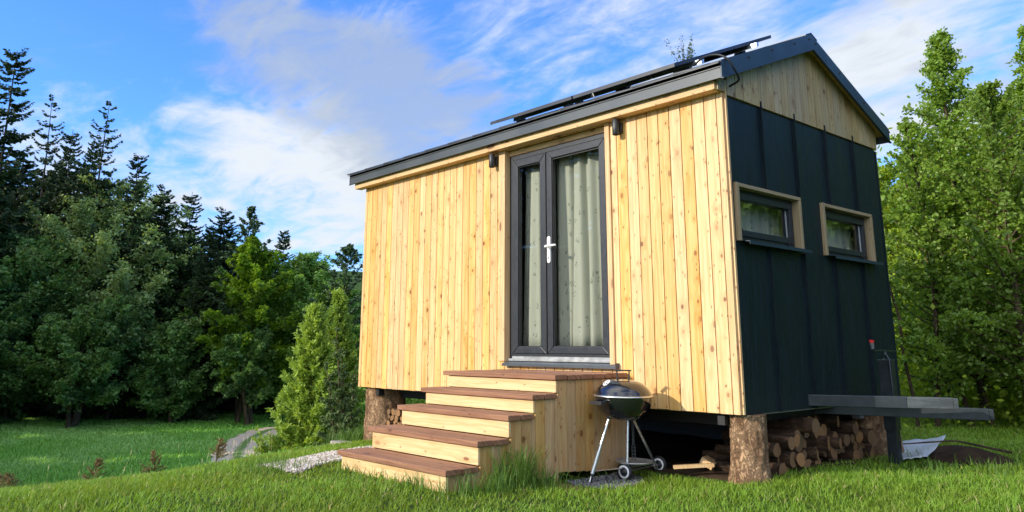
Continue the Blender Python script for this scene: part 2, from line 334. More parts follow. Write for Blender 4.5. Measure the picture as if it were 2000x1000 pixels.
def curtain_mat():
    t = NT('printed_curtain_cloth'); s = t.N('ShaderNodeSeparateXYZ'); t.put(s.inputs[0], t.obj())
    u = t.math('ADD', s.outputs[0], s.outputs[1])
    v = t.N('ShaderNodeTexVoronoi'); t.put(v.inputs['Vector'], t.vec(t.math('MULTIPLY', u, 12), t.math('MULTIPLY', s.outputs[2], 9), 0)); t.put(v.inputs['Scale'], 1.)
    nz = t.noise(t.vec(t.math('MULTIPLY', u, 60), t.math('MULTIPLY', s.outputs[2], 34), 0), 1., 2)
    pr = t.math('MULTIPLY', t.ramp(v.outputs['Distance'], .30, .22), t.ramp(nz, .48, .56))
    c = t.mix(t.math('MULTIPLY', pr, .6), (.55, .55, .47), (.10, .12, .10))
    p = t.N('ShaderNodeBsdfDiffuse'); t.put(p.inputs[0], c); tr = t.N('ShaderNodeBsdfTranslucent'); t.put(tr.inputs[0], c)
    mx = t.N('ShaderNodeMixShader'); mx.inputs[0].default_value = .3; t.t.links.new(p.outputs[0], mx.inputs[1]); t.t.links.new(tr.outputs[0], mx.inputs[2]); t.t.links.new(mx.outputs[0], t.out.inputs[0])
    return t.m
M['curtain'] = curtain_mat()
def ground_mat():
    t = NT('grassy_ground'); p = t.wpos(); s = t.N('ShaderNodeSeparateXYZ'); t.put(s.inputs[0], p)
    n1 = t.noise(p, .35, 5, .6); n2 = t.noise(p, 3.5, 5, .7); n3 = t.noise(p, 30, 3, .7)
    m = t.N('ShaderNodeMapping'); t.put(m.inputs[0], p); m.inputs['Rotation'].default_value = (0, 0, .25); m.inputs['Scale'].default_value = (1, .35, 1)
    n4 = t.noise(m.outputs[0], .22, 3, .6)
    c = t.mix(t.ramp(n2, .35, .65), (.040, .075, .014), (.065, .115, .022)); c = t.mix(t.ramp(n3, .4, .7, 0, .6), c, (.030, .050, .012))
    mead = t.mix(t.ramp(n1, .35, .65), (.135, .25, .040), (.19, .31, .055)); mead = t.mix(t.ramp(n4, .48, .62, 0, .6), mead, (.10, .24, .06)); mead = t.mix(t.ramp(n3, .3, .7, 0, .5), mead, (.035, .07, .015))
    c = t.mix(t.ramp(s.outputs[2], -2.5, -3.5), c, mead)
    ux, uy = unz(1105, 944, -.47); dx = t.math('SUBTRACT', s.outputs[0], ux); dy = t.math('SUBTRACT', s.outputs[1], uy)
    dd = t.math('ADD', t.math('SQRT', t.math('ADD', t.math('MULTIPLY', dx, dx), t.math('MULTIPLY', dy, dy))), t.math('MULTIPLY', n3, .06)); c = t.mix(t.ramp(dd, .24, .15), c, (.24, .165, .095))
    t.bsdf(c, .9, bump=t.math('ADD', n3, n2), bstr=.8, bdist=.06, spec=.1); return t.m
M['ground'] = ground_mat()
def gravel_mat(name, a, b, sc=45):
    t = NT(name); p = t.wpos(); v = t.N('ShaderNodeTexVoronoi'); t.put(v.inputs['Vector'], p); t.put(v.inputs['Scale'], sc)
    sp = t.N('ShaderNodeSeparateColor'); t.put(sp.inputs[0], v.outputs['Color'])
    c = t.mix(sp.outputs[0], a, b); c = t.mix(t.ramp(v.outputs['Distance'], .3, .6, 0, .7), c, tuple(x*.35 for x in a)); c = t.mix(t.ramp(t.noise(p, .8, 4), .4, .65, 0, .35), c, (.09, .10, .04))
    t.bsdf(c, .95, bump=v.outputs['Distance'], bstr=-.8 if False else .8, bdist=.02, spec=.1); return t.m
M['gravel'] = gravel_mat('pale_gravel_base', (.20, .18, .15), (.42, .38, .33))
def track_mat():
    t = NT('farm_track'); a = t.N('ShaderNodeAttribute', attribute_name='across').outputs['Fac']; p = t.wpos()
    n = t.noise(p, 2.2, 5, .65); f = t.noise(p, 14, 4, .7); w = t.math('ADD', a, t.math('MULTIPLY', t.math('SUBTRACT', n, .5), .5))
    rut = t.math('MULTIPLY', t.ramp(w, .10, .26), t.ramp(w, 1.02, .86)); c = t.mix(f, (.40, .31, .22), (.66, .55, .42)); c = t.mix(t.math('SUBTRACT', 1., rut), c, (.14, .22, .06))
    t.bsdf(c, .95, bump=f, bstr=.4, bdist=.02, spec=.1); return t.m
M['path'] = track_mat()
def pebble(name, a, b):
    t = NT(name); t.bsdf(t.mix(t.isl(), a, b), .9, spec=.2); return t.m
M['pebble'] = pebble('pale_pebbles', (.30, .25, .19), (.66, .62, .56)); M['pebble_dark'] = pebble('grey_pebbles', (.07, .07, .075), (.24, .24, .25))
M['blade'] = grassmat('lawn_blades', (.175, .33, .028), (.28, .45, .055), (.50, .43, .19), .035, .42, 1.1)
M['blade_dark'] = foliage('tall_grass_blades', (0.0840, 0.1680, 0.0300), (0.1440, 0.2640, 0.0480), trans=.35)
M['blade_meadow'] = foliage('meadow_blades', (0.1658, 0.3825, 0.0607), (0.2762, 0.5737, 0.0967), (0.3039, 0.5418, 0.1382), trans=.3, clump=.15)
M['seed'] = plain('seed_heads', (.42, .36, .20), .9)
M['spruce'] = foliage('spruce_needles', (0.0297, 0.0564, 0.0208), (0.0535, 0.0921, 0.0297), trans=.12, rough=.7)
M['spruce2'] = foliage('young_spruce_needles', (0.0450, 0.0900, 0.0270), (0.0750, 0.1425, 0.0420), trans=.15, rough=.7)
M['pine'] = foliage('pine_needles', (0.0672, 0.1260, 0.0588), (0.1008, 0.1680, 0.0756), trans=.15, rough=.7)
M['leaf_grey'] = foliage('willow_leaves', (0.2341, 0.3353, 0.1130), (0.3602, 0.4862, 0.1776), (0.1981, 0.3018, 0.1130), clump=.35)
M['leaf_dark'] = foliage('dark_leaves', (0.1165, 0.2330, 0.0582), (0.1893, 0.3349, 0.0874), (0.1019, 0.1893, 0.0582), clump=.35)
M['leaf_bright'] = foliage('bright_maple_leaves', (0.1584, 0.2904, 0.0158), (0.2244, 0.3696, 0.0290), (0.1320, 0.2376, 0.0198), trans=.5, clump=.4)
M['leaf_mid'] = foliage('mid_green_leaves', (0.1747, 0.3348, 0.0698), (0.2911, 0.4804, 0.1019), (0.1456, 0.2621, 0.0582), clump=.35)
M['larch'] = foliage('larch_needles', (0.2467, 0.3719, 0.0629), (0.3947, 0.5313, 0.0944), (0.2219, 0.3401, 0.0629), clump=1., trans=.35)
M['shrub'] = foliage('shrub_leaves', (0.1200, 0.1920, 0.0720), (0.1800, 0.2520, 0.1080), clump=1., trans=.3)
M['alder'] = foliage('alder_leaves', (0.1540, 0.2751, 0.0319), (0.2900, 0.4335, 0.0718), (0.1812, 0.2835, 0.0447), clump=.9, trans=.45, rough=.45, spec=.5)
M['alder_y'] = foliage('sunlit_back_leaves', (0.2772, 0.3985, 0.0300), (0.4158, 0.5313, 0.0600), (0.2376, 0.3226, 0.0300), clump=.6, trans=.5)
M['birch'] = foliage('birch_leaves', (.08, .13, .05), (.13, .18, .07), clump=1., trans=.3)
M['dry'] = foliage('dry_needles', (.20, .15, .06), (.26, .20, .09), (.14, .17, .06), trans=.2, clump=6)

# ------------------------------------------------------------------ terrain
def wav(x, y): return .018*np.sin(x*1.7+1.3*np.sin(y*.9))+.014*np.sin(y*2.3+x*.6)+.01*np.sin(x*4.1-y*3.3)
def gz(x, y):
    x = np.asarray(x, float); y = np.asarray(y, float)
    cx = -4.3-.289*(y+4)-.35*np.log1p(np.exp(2*(y-.8)))/2
    d = (cx-x)*.96; t = np.maximum(0, d+2.2)
    drop = np.where(t < 4.5, .05*t*t, 1.0125+.45*(t-4.5))
    z = -.47+wav(x, y)*.8-drop
    z += .24*np.exp(-(((x-2.45)/1.0)**2+((y-.55)/1.5)**2))
    z -= .05*np.exp(-(((x+2.2)/1.6)**2+((y-1.5)/1.6)**2))
    lo = -5+.25*np.sin(x*.05)*np.sin(y*.07)*np.clip((np.hypot(x, y)-45)/30, 0, 1)
    k = .35; hmx = np.clip(.5+.5*(z-lo)/k, 0, 1); z = lo*(1-hmx)+z*hmx+k*hmx*(1-hmx)*.5
    dd = np.hypot(x-3, y+5)
    z = z+np.clip((dd-85)/140, 0, 1)**1.3*26*np.where(x < 0, 1, .6)
    z = z+.5*np.clip((y-9)/25, 0, 1)*np.clip((x+14)/8, 0, 1)
    return z
def grid_coords(lo, hi, fine_lo, fine_hi, step):
    a = list(np.arange(fine_lo, fine_hi+1e-6, step)); s = step; v = fine_hi
    while v < hi: s *= 1.16; v += s; a.append(v)
    s = step; v = fine_lo
    while v > lo: s *= 1.16; v -= s; a.insert(0, v)
    return np.array(a)
gx = grid_coords(-420, 420, -12, 6, .12); gy = grid_coords(-420, 420, -8, 8, .12)
X, Y = np.meshgrid(gx, gy); Zg = gz(X, Y)
nx, ny = len(gx), len(gy); idx = np.arange(nx*ny).reshape(ny, nx)
quads = np.stack([idx[:-1, :-1], idx[:-1, 1:], idx[1:, 1:], idx[1:, :-1]], -1).reshape(-1, 4)
me = bpy.data.meshes.new('ground'); P_ = np.stack([X, Y, Zg], -1).reshape(-1, 3).astype(np.float32)
me.vertices.add(len(P_)); me.vertices.foreach_set('co', P_.ravel()); me.loops.add(quads.size); me.loops.foreach_set('vertex_index', quads.ravel().astype(np.int32))
me.polygons.add(len(quads)); me.polygons.foreach_set('loop_start', np.arange(0, quads.size, 4, dtype=np.int32)); me.polygons.foreach_set('loop_total', np.full(len(quads), 4, dtype=np.int32))
me.polygons.foreach_set('use_smooth', np.ones(len(quads), bool)); me.update(calc_edges=True)
tag(link('ground', me, None, (M['ground'],)), kind='structure')
def unz(px, py, z):
    d = ray(px, py); t = (z-CAM[2])/d[2]; return CAM[0]+d[0]*t, CAM[1]+d[1]*t
# farm track in the meadow
def catmull(P, n):
    P = [np.array(p, float) for p in P]; P = [2*P[0]-P[1]]+P+[2*P[-1]-P[-2]]; out = []
    for i in range(1, len(P)-2):
        for k in range(n):
            t = k/n; a, b, c, d = P[i-1:i+3]
            out.append(.5*((2*b)+(-a+c)*t+(2*a-5*b+4*c-d)*t*t+(-a+3*b-3*c+d)*t**3))
    out.append(P[-2]); return out
pc = catmull([unz(560, 985, -5), unz(490, 930, -5), unz(465, 901, -5), unz(468, 881, -5), unz(487, 861, -5), unz(511, 847, -5), unz(535, 838, -5), unz(600, 831, -5), unz(700, 829, -5)], 10)
vs = []; fs = []
for i, p in enumerate(pc):
    d = pc[min(i+1, len(pc)-1)]-pc[max(i-1, 0)]; d /= np.linalg.norm(d); nrm = np.array([-d[1], d[0]])
    for k in range(9):
        o = (k-4)/4*1.35*(1+.12*math.sin(i*.9+k)); q = p+nrm*o; zc = float(gz(q[0], q[1])); hump = .04*math.exp(-(o/.25)**2); vs.append((q[0], q[1], zc+.05-(.03 if abs(o) > .9*1.25 else 0)+hump))
for i in range(len(pc)-1):
    for k in range(8): fs.append((i*9+k, i*9+k+1, (i+1)*9+k+1, (i+1)*9+k))
b = MB(); b.add(vs, fs, True); po = b.build('path', M['path']); tag(po, kind='structure')
at_ = po.data.attributes.new('across', 'FLOAT', 'POINT'); at_.data.foreach_set('value', [abs((i % 9)-4)/4 for i in range(len(vs))])

# ------------------------------------------------------------------ the tiny house
L_, W_, H_ = 5.155, 2.61, 2.354
house = empty('tiny_house', (0, 0, 0), label='small timber cabin on tree stumps with pale plank front, dark metal gable and pitched roof', cat='cabin')
def hp(name, b, m, parent=None, bevel=0): return b.build(name, m, parent or house, bevel)
def roofz(y):                                       # underside of the roof covering
    return 2.525+.418*(y+.14) if y < 1.307 else 2.525+.418*(2.754-y)
DX0, DX1, DZ0, DZ1 = -2.508, -1.162, .325, 2.366    # door opening
b = MB(); x = 0.; i = 0; pw = .112
edges = [-.001]
while edges[-1] > -L_: edges.append(max(edges[-1]-pw*(1 if i else .55), -L_)); i += 1
for e1, e0 in zip(edges[:-1], edges[1:]):
    if e1-e0 < .02: continue
    g = .0035; segs = []
    if e0 > DX0-.0 and e1 < DX1+.0: segs = [(e0, e1, -.005, DZ0-.003), (e0, e1, DZ1, 2.45)]
    elif e1 < DX0 or e0 > DX1: segs = [(e0, e1, -.005, 2.45)]
    elif e0 < DX0: segs = [(e0, DX0, -.005, 2.45), (DX0, e1, -.005, DZ0-.003), (DX0, e1, DZ1, 2.45)]
    else: segs = [(DX1, e1, -.005, 2.45), (e0, DX1, -.005, DZ0-.003), (e0, DX1, DZ1, 2.45)]
    off = random.uniform(0, .0012)
    for (a, c, z0, z1) in segs:
        l = a+(g if a == e0 else 0); r_ = c-(g if c == e1 else 0)
        if z0 < 0: z0 += random.uniform(-.003, .002)
        b.box(l, r_, off, .02, z0, z1)
hp('front_wall', b, M['clad'], bevel=.002)
# backing, other walls, floor
b = MB(); b.box(-L_+.005, DX0, .022, .10, 0, 2.5).box(DX1, -.022, .022, .10, 0, 2.5).box(DX0, DX1, .022, .10, 0, DZ0-.003).box(DX0, DX1, .022, .10, DZ1, 2.5)
hp('wall_core', b, M['soil'])
b = MB()
for k in range(22):
    y0 = .022+k*.1176; b.box(-L_, -L_+.02, y0+.003, min(y0+.1146, W_), -.004, 2.36) 
for k in range(44):
    x1 = -k*.121*.97-.03; b.box(x1-.112, x1, W_-.0, W_+.02, -.004, 2.36)
hp('rear_wall', b, M['clad'])
b = MB(); b.box(-L_+.021, -.02, .101, W_-.01, -.02, .03); b.box(-L_+.021, -.02, .101, W_-.01, 2.37, 2.40); hp('floor', b, M['inner'])
b = MB(); b.box(-L_+.021, -.10, W_-.06, W_-.01, .03, 2.37).box(-L_+.021, -L_+.06, .101, W_-.06, .03, 2.37); hp('inner_wall', b, M['inner'])
# gable metal wall with two window openings
WIN = [(.085, 1.015, 1.235, 1.645), (1.41, 2.335, 1.225, 1.648)]
def rect_cells(y0, y1, z0, z1, holes):
    ys = sorted({y0, y1, *[v for h in holes for v in h[:2] if y0 < v < y1]}); zs = sorted({z0, z1, *[v for h in holes for v in h[2:] if z0 < v < z1]}); out = []
    for a, c in zip(ys[:-1], ys[1:]):
        for d, e in zip(zs[:-1], zs[1:]):
            if not any(h[0] <= (a+c)/2 <= h[1] and h[2] <= (d+e)/2 <= h[3] for h in holes): out.append((a, c, d, e))
    return out
b = MB()
for a, c, d, e in rect_cells(.043, W_, -.008, H_-.012, WIN): b.box(-.016, 0, a, c, d, e)
wall = hp('gable_wall', b, M['metal_wall'])
b = MB()
for a, c, d, e in rect_cells(.043, W_, 0, H_-.012, WIN): b.box(-.10, -.018, a, c, d, e)
hp('gable_wall_core', b, M['soil'])
for ys in (.517, 1.04, 1.575, 2.107):
    b = MB(); zs = [(-.008, H_+.045)]
    for w in WIN:
        if w[0]-.03 < ys < w[1]+.03: zs = [(-.008, w[2]-.03), (w[3]+.02, H_+.045)]
    for z0, z1 in zs: b.box(.0005, .026, ys-.004, ys+.004, z0, z1); b.box(.0005, .007, ys-.022, ys-.0045, z0, min(z1, H_-.02))
    hp('standing_seam', b, M['metal_wall'], wall)
b = MB(); b.box(-.02, .012, .0215, .042, -.006, 2.47); hp('corner_trim', b, M['trim_z'])
b = MB(); b.box(-.016, .006, W_+.0005, W_+.024, -.008, H_-.02); hp('corner_flashing', b, M['metal_wall'])
b = MB(); y = .0430
while y < W_+.02:
    y1 = min(y+.1135, W_+.02)
    if y < 1.307 < y1:
        m_ = 1.307; b.hexa([(-.01, y, H_), (.014, y, H_), (.014, m_, H_), (-.01, m_, H_), (-.01, y, roofz(y)), (.014, y, roofz(y)), (.014, m_, roofz(m_)), (-.01, m_, roofz(m_))])
        b.hexa([(-.01, m_+.002, H_), (.014, m_+.002, H_), (.014, y1, H_), (-.01, y1, H_), (-.01, m_+.002, roofz(m_)), (.014, m_+.002, roofz(m_)), (.014, y1, roofz(y1)), (-.01, y1, roofz(y1))])
    else:
        p = random.uniform(0, .002); b.hexa([(-.01, y+.003, H_), (.014+p, y+.003, H_), (.014+p, y1, H_), (-.01, y1, H_), (-.01, y+.003, roofz(y)), (.014+p, y+.003, roofz(y)), (.014+p, y1, roofz(y1)), (-.01, y1, roofz(y1))])
    y += .1165
hp('gable_cladding', b, M['gable'])
b = MB(); b.hexa([(-.08, .04, H_-.01), (-.012, .04, H_-.01), (-.012, W_, H_-.01), (-.08, W_, H_-.01), (-.08, .04, roofz(.04)), (-.012, .04, roofz(.04)), (-.012, W_, roofz(W_)), (-.08, W_, roofz(W_))])
b.add([(-.013, .05, 2.5), (-.013, 1.307, roofz(1.307)), (-.013, W_, 2.5)], [(0, 2, 1)]); hp('gable_core', b, M['soil'])
b = MB(); b.add([(-L_-.001, 0, 2.36), (-L_-.001, 1.307, roofz(1.307)), (-L_-.001, W_, 2.36), (-L_+.03, 0, 2.36), (-L_+.03, 1.307, roofz(1.307)), (-L_+.03, W_, 2.36)], [(0, 1, 2), (5, 4, 3), (0, 3, 4, 1), (1, 4, 5, 2), (2, 5, 3, 0)]); hp('far_gable', b, M['gable'])
# eave board
b = MB(); b.box(-L_-.10, -.012, -.10, -.002, 2.372, 2.445); b.box(-.0115, -.002, -.10, -.055, 2.374, 2.44); hp('eave_board', b, M['board'], bevel=.003)
b = MB(); b.box(-.001, .013, -.075, .02, 2.374, 2.48); hp('eave_return', b, M['gable'])
# roof
XR0, XR1 = -L_-.16, .10
roof = None
b = MB(); n = 13
th = .022
for k in range(n):
    x1 = XR1-.005-(XR1-XR0-.01)*k/n; x0 = XR1-.005-(XR1-XR0-.01)*(k+1)/n-.02
    for s in (0, 1):
        def pt(x_, y_, z_, dz): return (x_, y_ if not s else 2.614-y_, z_+dz)
        h0, h1 = .020, .004                         # each sheet laps over the next one to the left
        b.hexa([pt(x0, -.175, 2.53, h0-.0), pt(x1, -.175, 2.53, h1), pt(x1, 1.307, 3.15, h1), pt(x0, 1.307, 3.15, h0),
                pt(x0, -.175, 2.53, h0+.014), pt(x1, -.175, 2.53, h1+.014), pt(x1, 1.307, 3.15, h1+.014), pt(x0, 1.307, 3.15, h0+.014)] if not s else
               [pt(x0, 1.307, 3.15, h0), pt(x1, 1.307, 3.15, h1), pt(x1, -.175, 2.53, h1), pt(x0, -.175, 2.53, h0),
                pt(x0, 1.307, 3.15, h0+.014), pt(x1, 1.307, 3.15, h1+.014), pt(x1, -.175, 2.53, h1+.014), pt(x0, -.175, 2.53, h0+.014)])
roof = hp('roof', b, M['roof'])
b = MB()
for s in (0, 1):
    f_ = (lambda y_: y_) if not s else (lambda y_: 2.614-y_)
    P = [(XR0+.02, f_(-.13), 2.505), (XR1-.02, f_(-.13), 2.505), (XR1-.02, f_(1.306), 3.105), (XR0+.02, f_(1.306), 3.105), (XR0+.02, f_(-.13), 2.53), (XR1-.02, f_(-.13), 2.53), (XR1-.02, f_(1.306), 3.13), (XR0+.02, f_(1.306), 3.13)]
    if s: P = [P[3], P[2], P[1], P[0], P[7], P[6], P[5], P[4]]
    b.hexa(P)
hp('soffit', b, M['board'], roof)
b = MB(); b.box(XR0+.01, XR1-.012, -.142, -.130, 2.432, 2.512); hp('fascia', b, M['fascia'], roof)
b = MB(); b.box(XR0+.01, XR1-.012, -.150, -.132, 2.5125, 2.520); b.box(XR0+.01, XR1-.012, -.178, -.168, 2.535, 2.541); hp('drip_edge', b, M['fascia'], roof)
b = MB(); b.box(XR0+.01, XR1-.012, 2.744, 2.756, 2.432, 2.512); hp('fascia', b, M['fascia'], roof)
for xe, so in ((XR1, 1), (XR0, -1)):
    b = MB(); x0, x1 = (xe-.012, xe) if so > 0 else (xe, xe+.012)
    T = [(-.145, 2.565), (1.307, 3.172), (2.759, 2.565)]; Bm = [(-.145, 2.425), (1.307, 3.026), (2.759, 2.425)]
    for k in (0, 1):
        (ya, za), (yb, zb) = T[k], T[k+1]; (_, zc), (_, zd) = Bm[k], Bm[k+1]
        if k: ya += .0
        b.hexa([(x0, ya, zc), (x1, ya, zc), (x1, yb, zd), (x0, yb, zd), (x0, ya, za), (x1, ya, za), (x1, yb, zb), (x0, yb, zb)])
        # turned-out lip at the bottom and cap at the top
        b.hexa([(x1-.002, ya, zc-.004), (x1+.012*so+.002, ya, zc-.004), (x1+.012*so+.002, yb, zd-.004), (x1-.002, yb, zd-.004), (x1-.002, ya, zc+.003), (x1+.012*so+.002, ya, zc+.003), (x1+.012*so+.002, yb, zd+.003), (x1-.002, yb, zd+.003)] if so > 0 else
               [(x0-.012, ya, zc-.004), (x0-.001, ya, zc-.004), (x0-.001, yb, zd-.004), (x0-.012, yb, zd-.004), (x0-.012, ya, zc+.003), (x0-.001, ya, zc+.003), (x0-.001, yb, zd+.003), (x0-.012, yb, zd+.003)])
        xa, xb = (xe-.10, xe-.0125) if so > 0 else (xe+.0125, xe+.10)
        b.hexa([(xa, ya, za-.004), (xb, ya, za-.004), (xb, yb, zb-.004), (xa, yb, zb-.004), (xa, ya, za+.004), (xb, ya, za+.004), (xb, yb, zb+.004), (xa, yb, zb+.004)])
    vg = hp('verge_trim', b, M['verge'], roof)
    if so > 0:
        for yy in (.25, .62, 1.0, 1.27, 1.38, 1.8, 2.25):
            zc = 2.545+.418*(yy+.14) if yy < 1.307 else 2.545+.418*(2.754-yy)
            b = MB(); b.lathe([(0, .006), (.009, .005), (.012, 0)], (0, 0, 0), 8)
            for q in range(len(b.v)-24, len(b.v)):
                vx, vy, vz = b.v[q]; b.v[q] = (xe+vz, yy+vx, zc-.02+vy)
            hp('screw', b, M['black'], vg)
b = MB()
for s in (1, -1):
    p0 = [(XR0, 1.307, 3.170), (XR1+.002, 1.307, 3.170), (XR1+.002, 1.307-s*.10, 3.170-.0418), (XR0, 1.307-s*.10, 3.170-.0418)]
    lo_ = [(x_, y_, z_+.006) for x_, y_, z_ in p0]; hi_ = [(x_, y_, z_+.016) for x_, y_, z_ in p0]
    if s < 0: b.hexa(lo_+hi_)
    else: b.hexa(lo_[::-1]+hi_[::-1])
hp('ridge_cap', b, M['verge'], roof)
# chassis under the floor
b = MB()
for yy in (.35, W_-.35): b.box(-L_+.1, -.05, yy-.04, yy+.04, -.12, -.021)
for xx in (-4.8, -3.6, -2.4, -1.2, -.2): b.box(xx-.03, xx+.03, .05, .309, -.09, -.022); b.box(xx-.03, xx+.03, .391, W_-.391, -.09, -.022); b.box(xx-.03, xx+.03, W_-.309, W_-.05, -.09, -.022)
hp('chassis', b, M['black'])
b = MB(); b.box(-3.3, -.3, 2.50, 2.52, -.56, -.022); hp('added_dark_board', b, M['roof'])  # board added to keep the view under the cabin black
# towing beams
db = empty('towing_frame'); db.parent = house; db.location = (0, 0, 0)
bm_ = MB(); bm_.beam((-.25, .875, .054), (.60, 1.305, .054), .085, .085); bm_.build('beam', M['steel'], db, bevel=.004)
bm_ = MB(); bm_.beam((.601, 1.3055, .054), (.875, 1.444, .054), .080, .080); bm_.beam((.8765, 1.4448, .054), (.905, 1.459, .054), .075, .075); bm_.build('beam_extension', M['steel_worn'], db, bevel=.003)
bm_ = MB(); bm_.beam((-.25, 1.37, -.036), (1.0, 1.79, -.036), .085, .085); bm_.beam((1.001, 1.7905, -.036), (1.03, 1.800, -.036), .078, .078); bm_.build('beam', M['steel'], db, bevel=.004)
bm_ = MB(); bm_.beam((-.05, 2.3, -.036), (.62, 1.78, -.036), .085, .085); bm_.build('beam', M['steel'], db, bevel=.004)

# French door
dr = empty('french_door'); dr.parent = house; FY = .05
def frame_boxes(x0, x1, z0, z1, w, ya, yb, wb=None):
    wb = wb or w; b = MB()
    for P in ([(x0, z0), (x0+w, z0+wb), (x0+w, z1-w), (x0, z1)], [(x1-w, z0+wb), (x1, z0), (x1, z1), (x1-w, z1-w)], [(x0, z1), (x0+w, z1-w), (x1-w, z1-w), (x1, z1)], [(x0, z0), (x1, z0), (x1-w, z0+wb), (x0+w, z0+wb)]):
        e = .0006; cx_ = sum(p[0] for p in P)/4; cz_ = sum(p[1] for p in P)/4
        P = [(cx_+(p[0]-cx_)*(1-e/ max(.01, abs(p[0]-cx_))) , cz_+(p[1]-cz_)*(1-e/max(.01, abs(p[1]-cz_)))) for p in P]
        b.add([(p[0], ya, p[1]) for p in P]+[(p[0], yb, p[1]) for p in P], [(0, 1, 2, 3), (7, 6, 5, 4), (0, 4, 5, 1), (1, 5, 6, 2), (2, 6, 7, 3), (3, 7, 4, 0)])
    return b
frame_boxes(DX0+.004, DX1-.034, .352, 2.312, .045, FY, .115).build('frame', M['upvc'], dr, bevel=.003)
XM = -1.985
leafL = frame_boxes(DX0+.052, XM-.006, .398, 2.265, .076, FY-.012, .10, .062).build('door_leaf', M['upvc'], dr, bevel=.005)
tag(leafL, 'narrow fixed glazed leaf')
leafR = frame_boxes(XM+.006, DX1-.082, .398, 2.265, .070, FY-.012, .10, .062).build('door_leaf', M['upvc'], dr, bevel=.005)
tag(leafR, 'wide glazed leaf with white lever handle')
b = MB(); b.box(XM-.0045, XM+.0045, .03, .045, .40, 2.26); b.build('seal', M['black'], leafL)
for lf, xa, xb in ((leafL, DX0+.128, XM-.082), (leafR, XM+.076, DX1-.152)):
    b = MB(); b.box(xa-.004, xb+.004, .062, .068, .456, 2.193); b.build('glass_pane', M['glass'], lf)
    b = frame_boxes(xa-.001, xb+.001, .459, 2.190, .007, .052, .0615); b.build('glazing_bead', M['black'], lf)
b = MB(); hx = -1.945
pl = [(hx+.021*math.cos(a), 1.437+.021*math.sin(a)) for a in np.linspace(0, math.pi, 9)]+[(hx+.021*math.cos(a), 1.231+.021*math.sin(a)) for a in np.linspace(math.pi, 2*math.pi, 9)]
n = len(pl); b.add([(p[0], .028, p[1]) for p in pl]+[(p[0], .0385, p[1]) for p in pl], [tuple(range(n))[::-1], tuple(range(n, 2*n))]+[(i, (i+1) % n, n+(i+1) % n, n+i) for i in range(n)])
hd = b.build('handle_plate', M['white'], leafR, bevel=.002)
b = MB(); b.tube([(hx, .027, 1.36), (hx, -.018, 1.36)], .009, 10); b.tube([(hx+.012, -.018, 1.36), (hx+.06, -.022, 1.361), (hx+.125, -.022, 1.361), (hx+.138, -.016, 1.361)], [.012, .011, .010, .008], 10); b.build('lever', M['white'], leafR)
b = MB(); b.tube([(hx, .0275, 1.262), (hx, .0265, 1.262)], .006, 10); b.box(hx-.003, hx+.003, .0266, .0275, 1.242, 1.262); b.build('keyhole', M['black'], leafR)
b = MB(); b.box(DX0+.03, DX1-.036, .008, .06, .330, .351); b.build('threshold', M['alu'], dr, bevel=.002)
b = MB(); b.box(DX0+.06, DX1-.05, .030, .0375, .352, .372); b.build('weather_bar', M['alu'], dr)
b = MB(); b.hexa([(DX0-.0, -.048, .300), (DX1+.055, -.048, .300), (DX1+.055, .01, .314), (DX0-.0, .01, .314), (DX0-.0, -.048, .306), (DX1+.055, -.048, .306), (DX1+.055, .01, .325), (DX0-.0, .01, .325)]); b.box(DX0, DX1+.055, -.05, -.0485, .284, .305); b.box(DX1+.0555, DX1+.058, -.05, .0, .286, .33)
b.build('sill', M['fascia'], dr)
b = MB(); b.box(DX0-.09, DX0-.002, -.016, -.0015, .328, 2.372); b.build('door_trim', M['trim_z'], dr, bevel=.002)
b = MB(); b.box(DX1-.03, DX1+.022, -.016, -.0015, .318, 2.372); b.build('door_trim', M['trim_z'], dr, bevel=.002)
b = MB(); b.box(DX0-.0015, DX0+.003, -.001, FY-.001, .328, DZ1-.002); b.build('reveal', M['trim_z'], dr)
b = MB(); b.box(DX1-.033, DX1-.001, .0, FY+.02, .355, DZ1-.002); b.build('reveal', M['trim_z'], dr)
b = MB(); b.box(DX0+.004, DX1-.034, .036, .10, 2.3135, DZ1-.001); b.build('head_board', M['board'], dr)

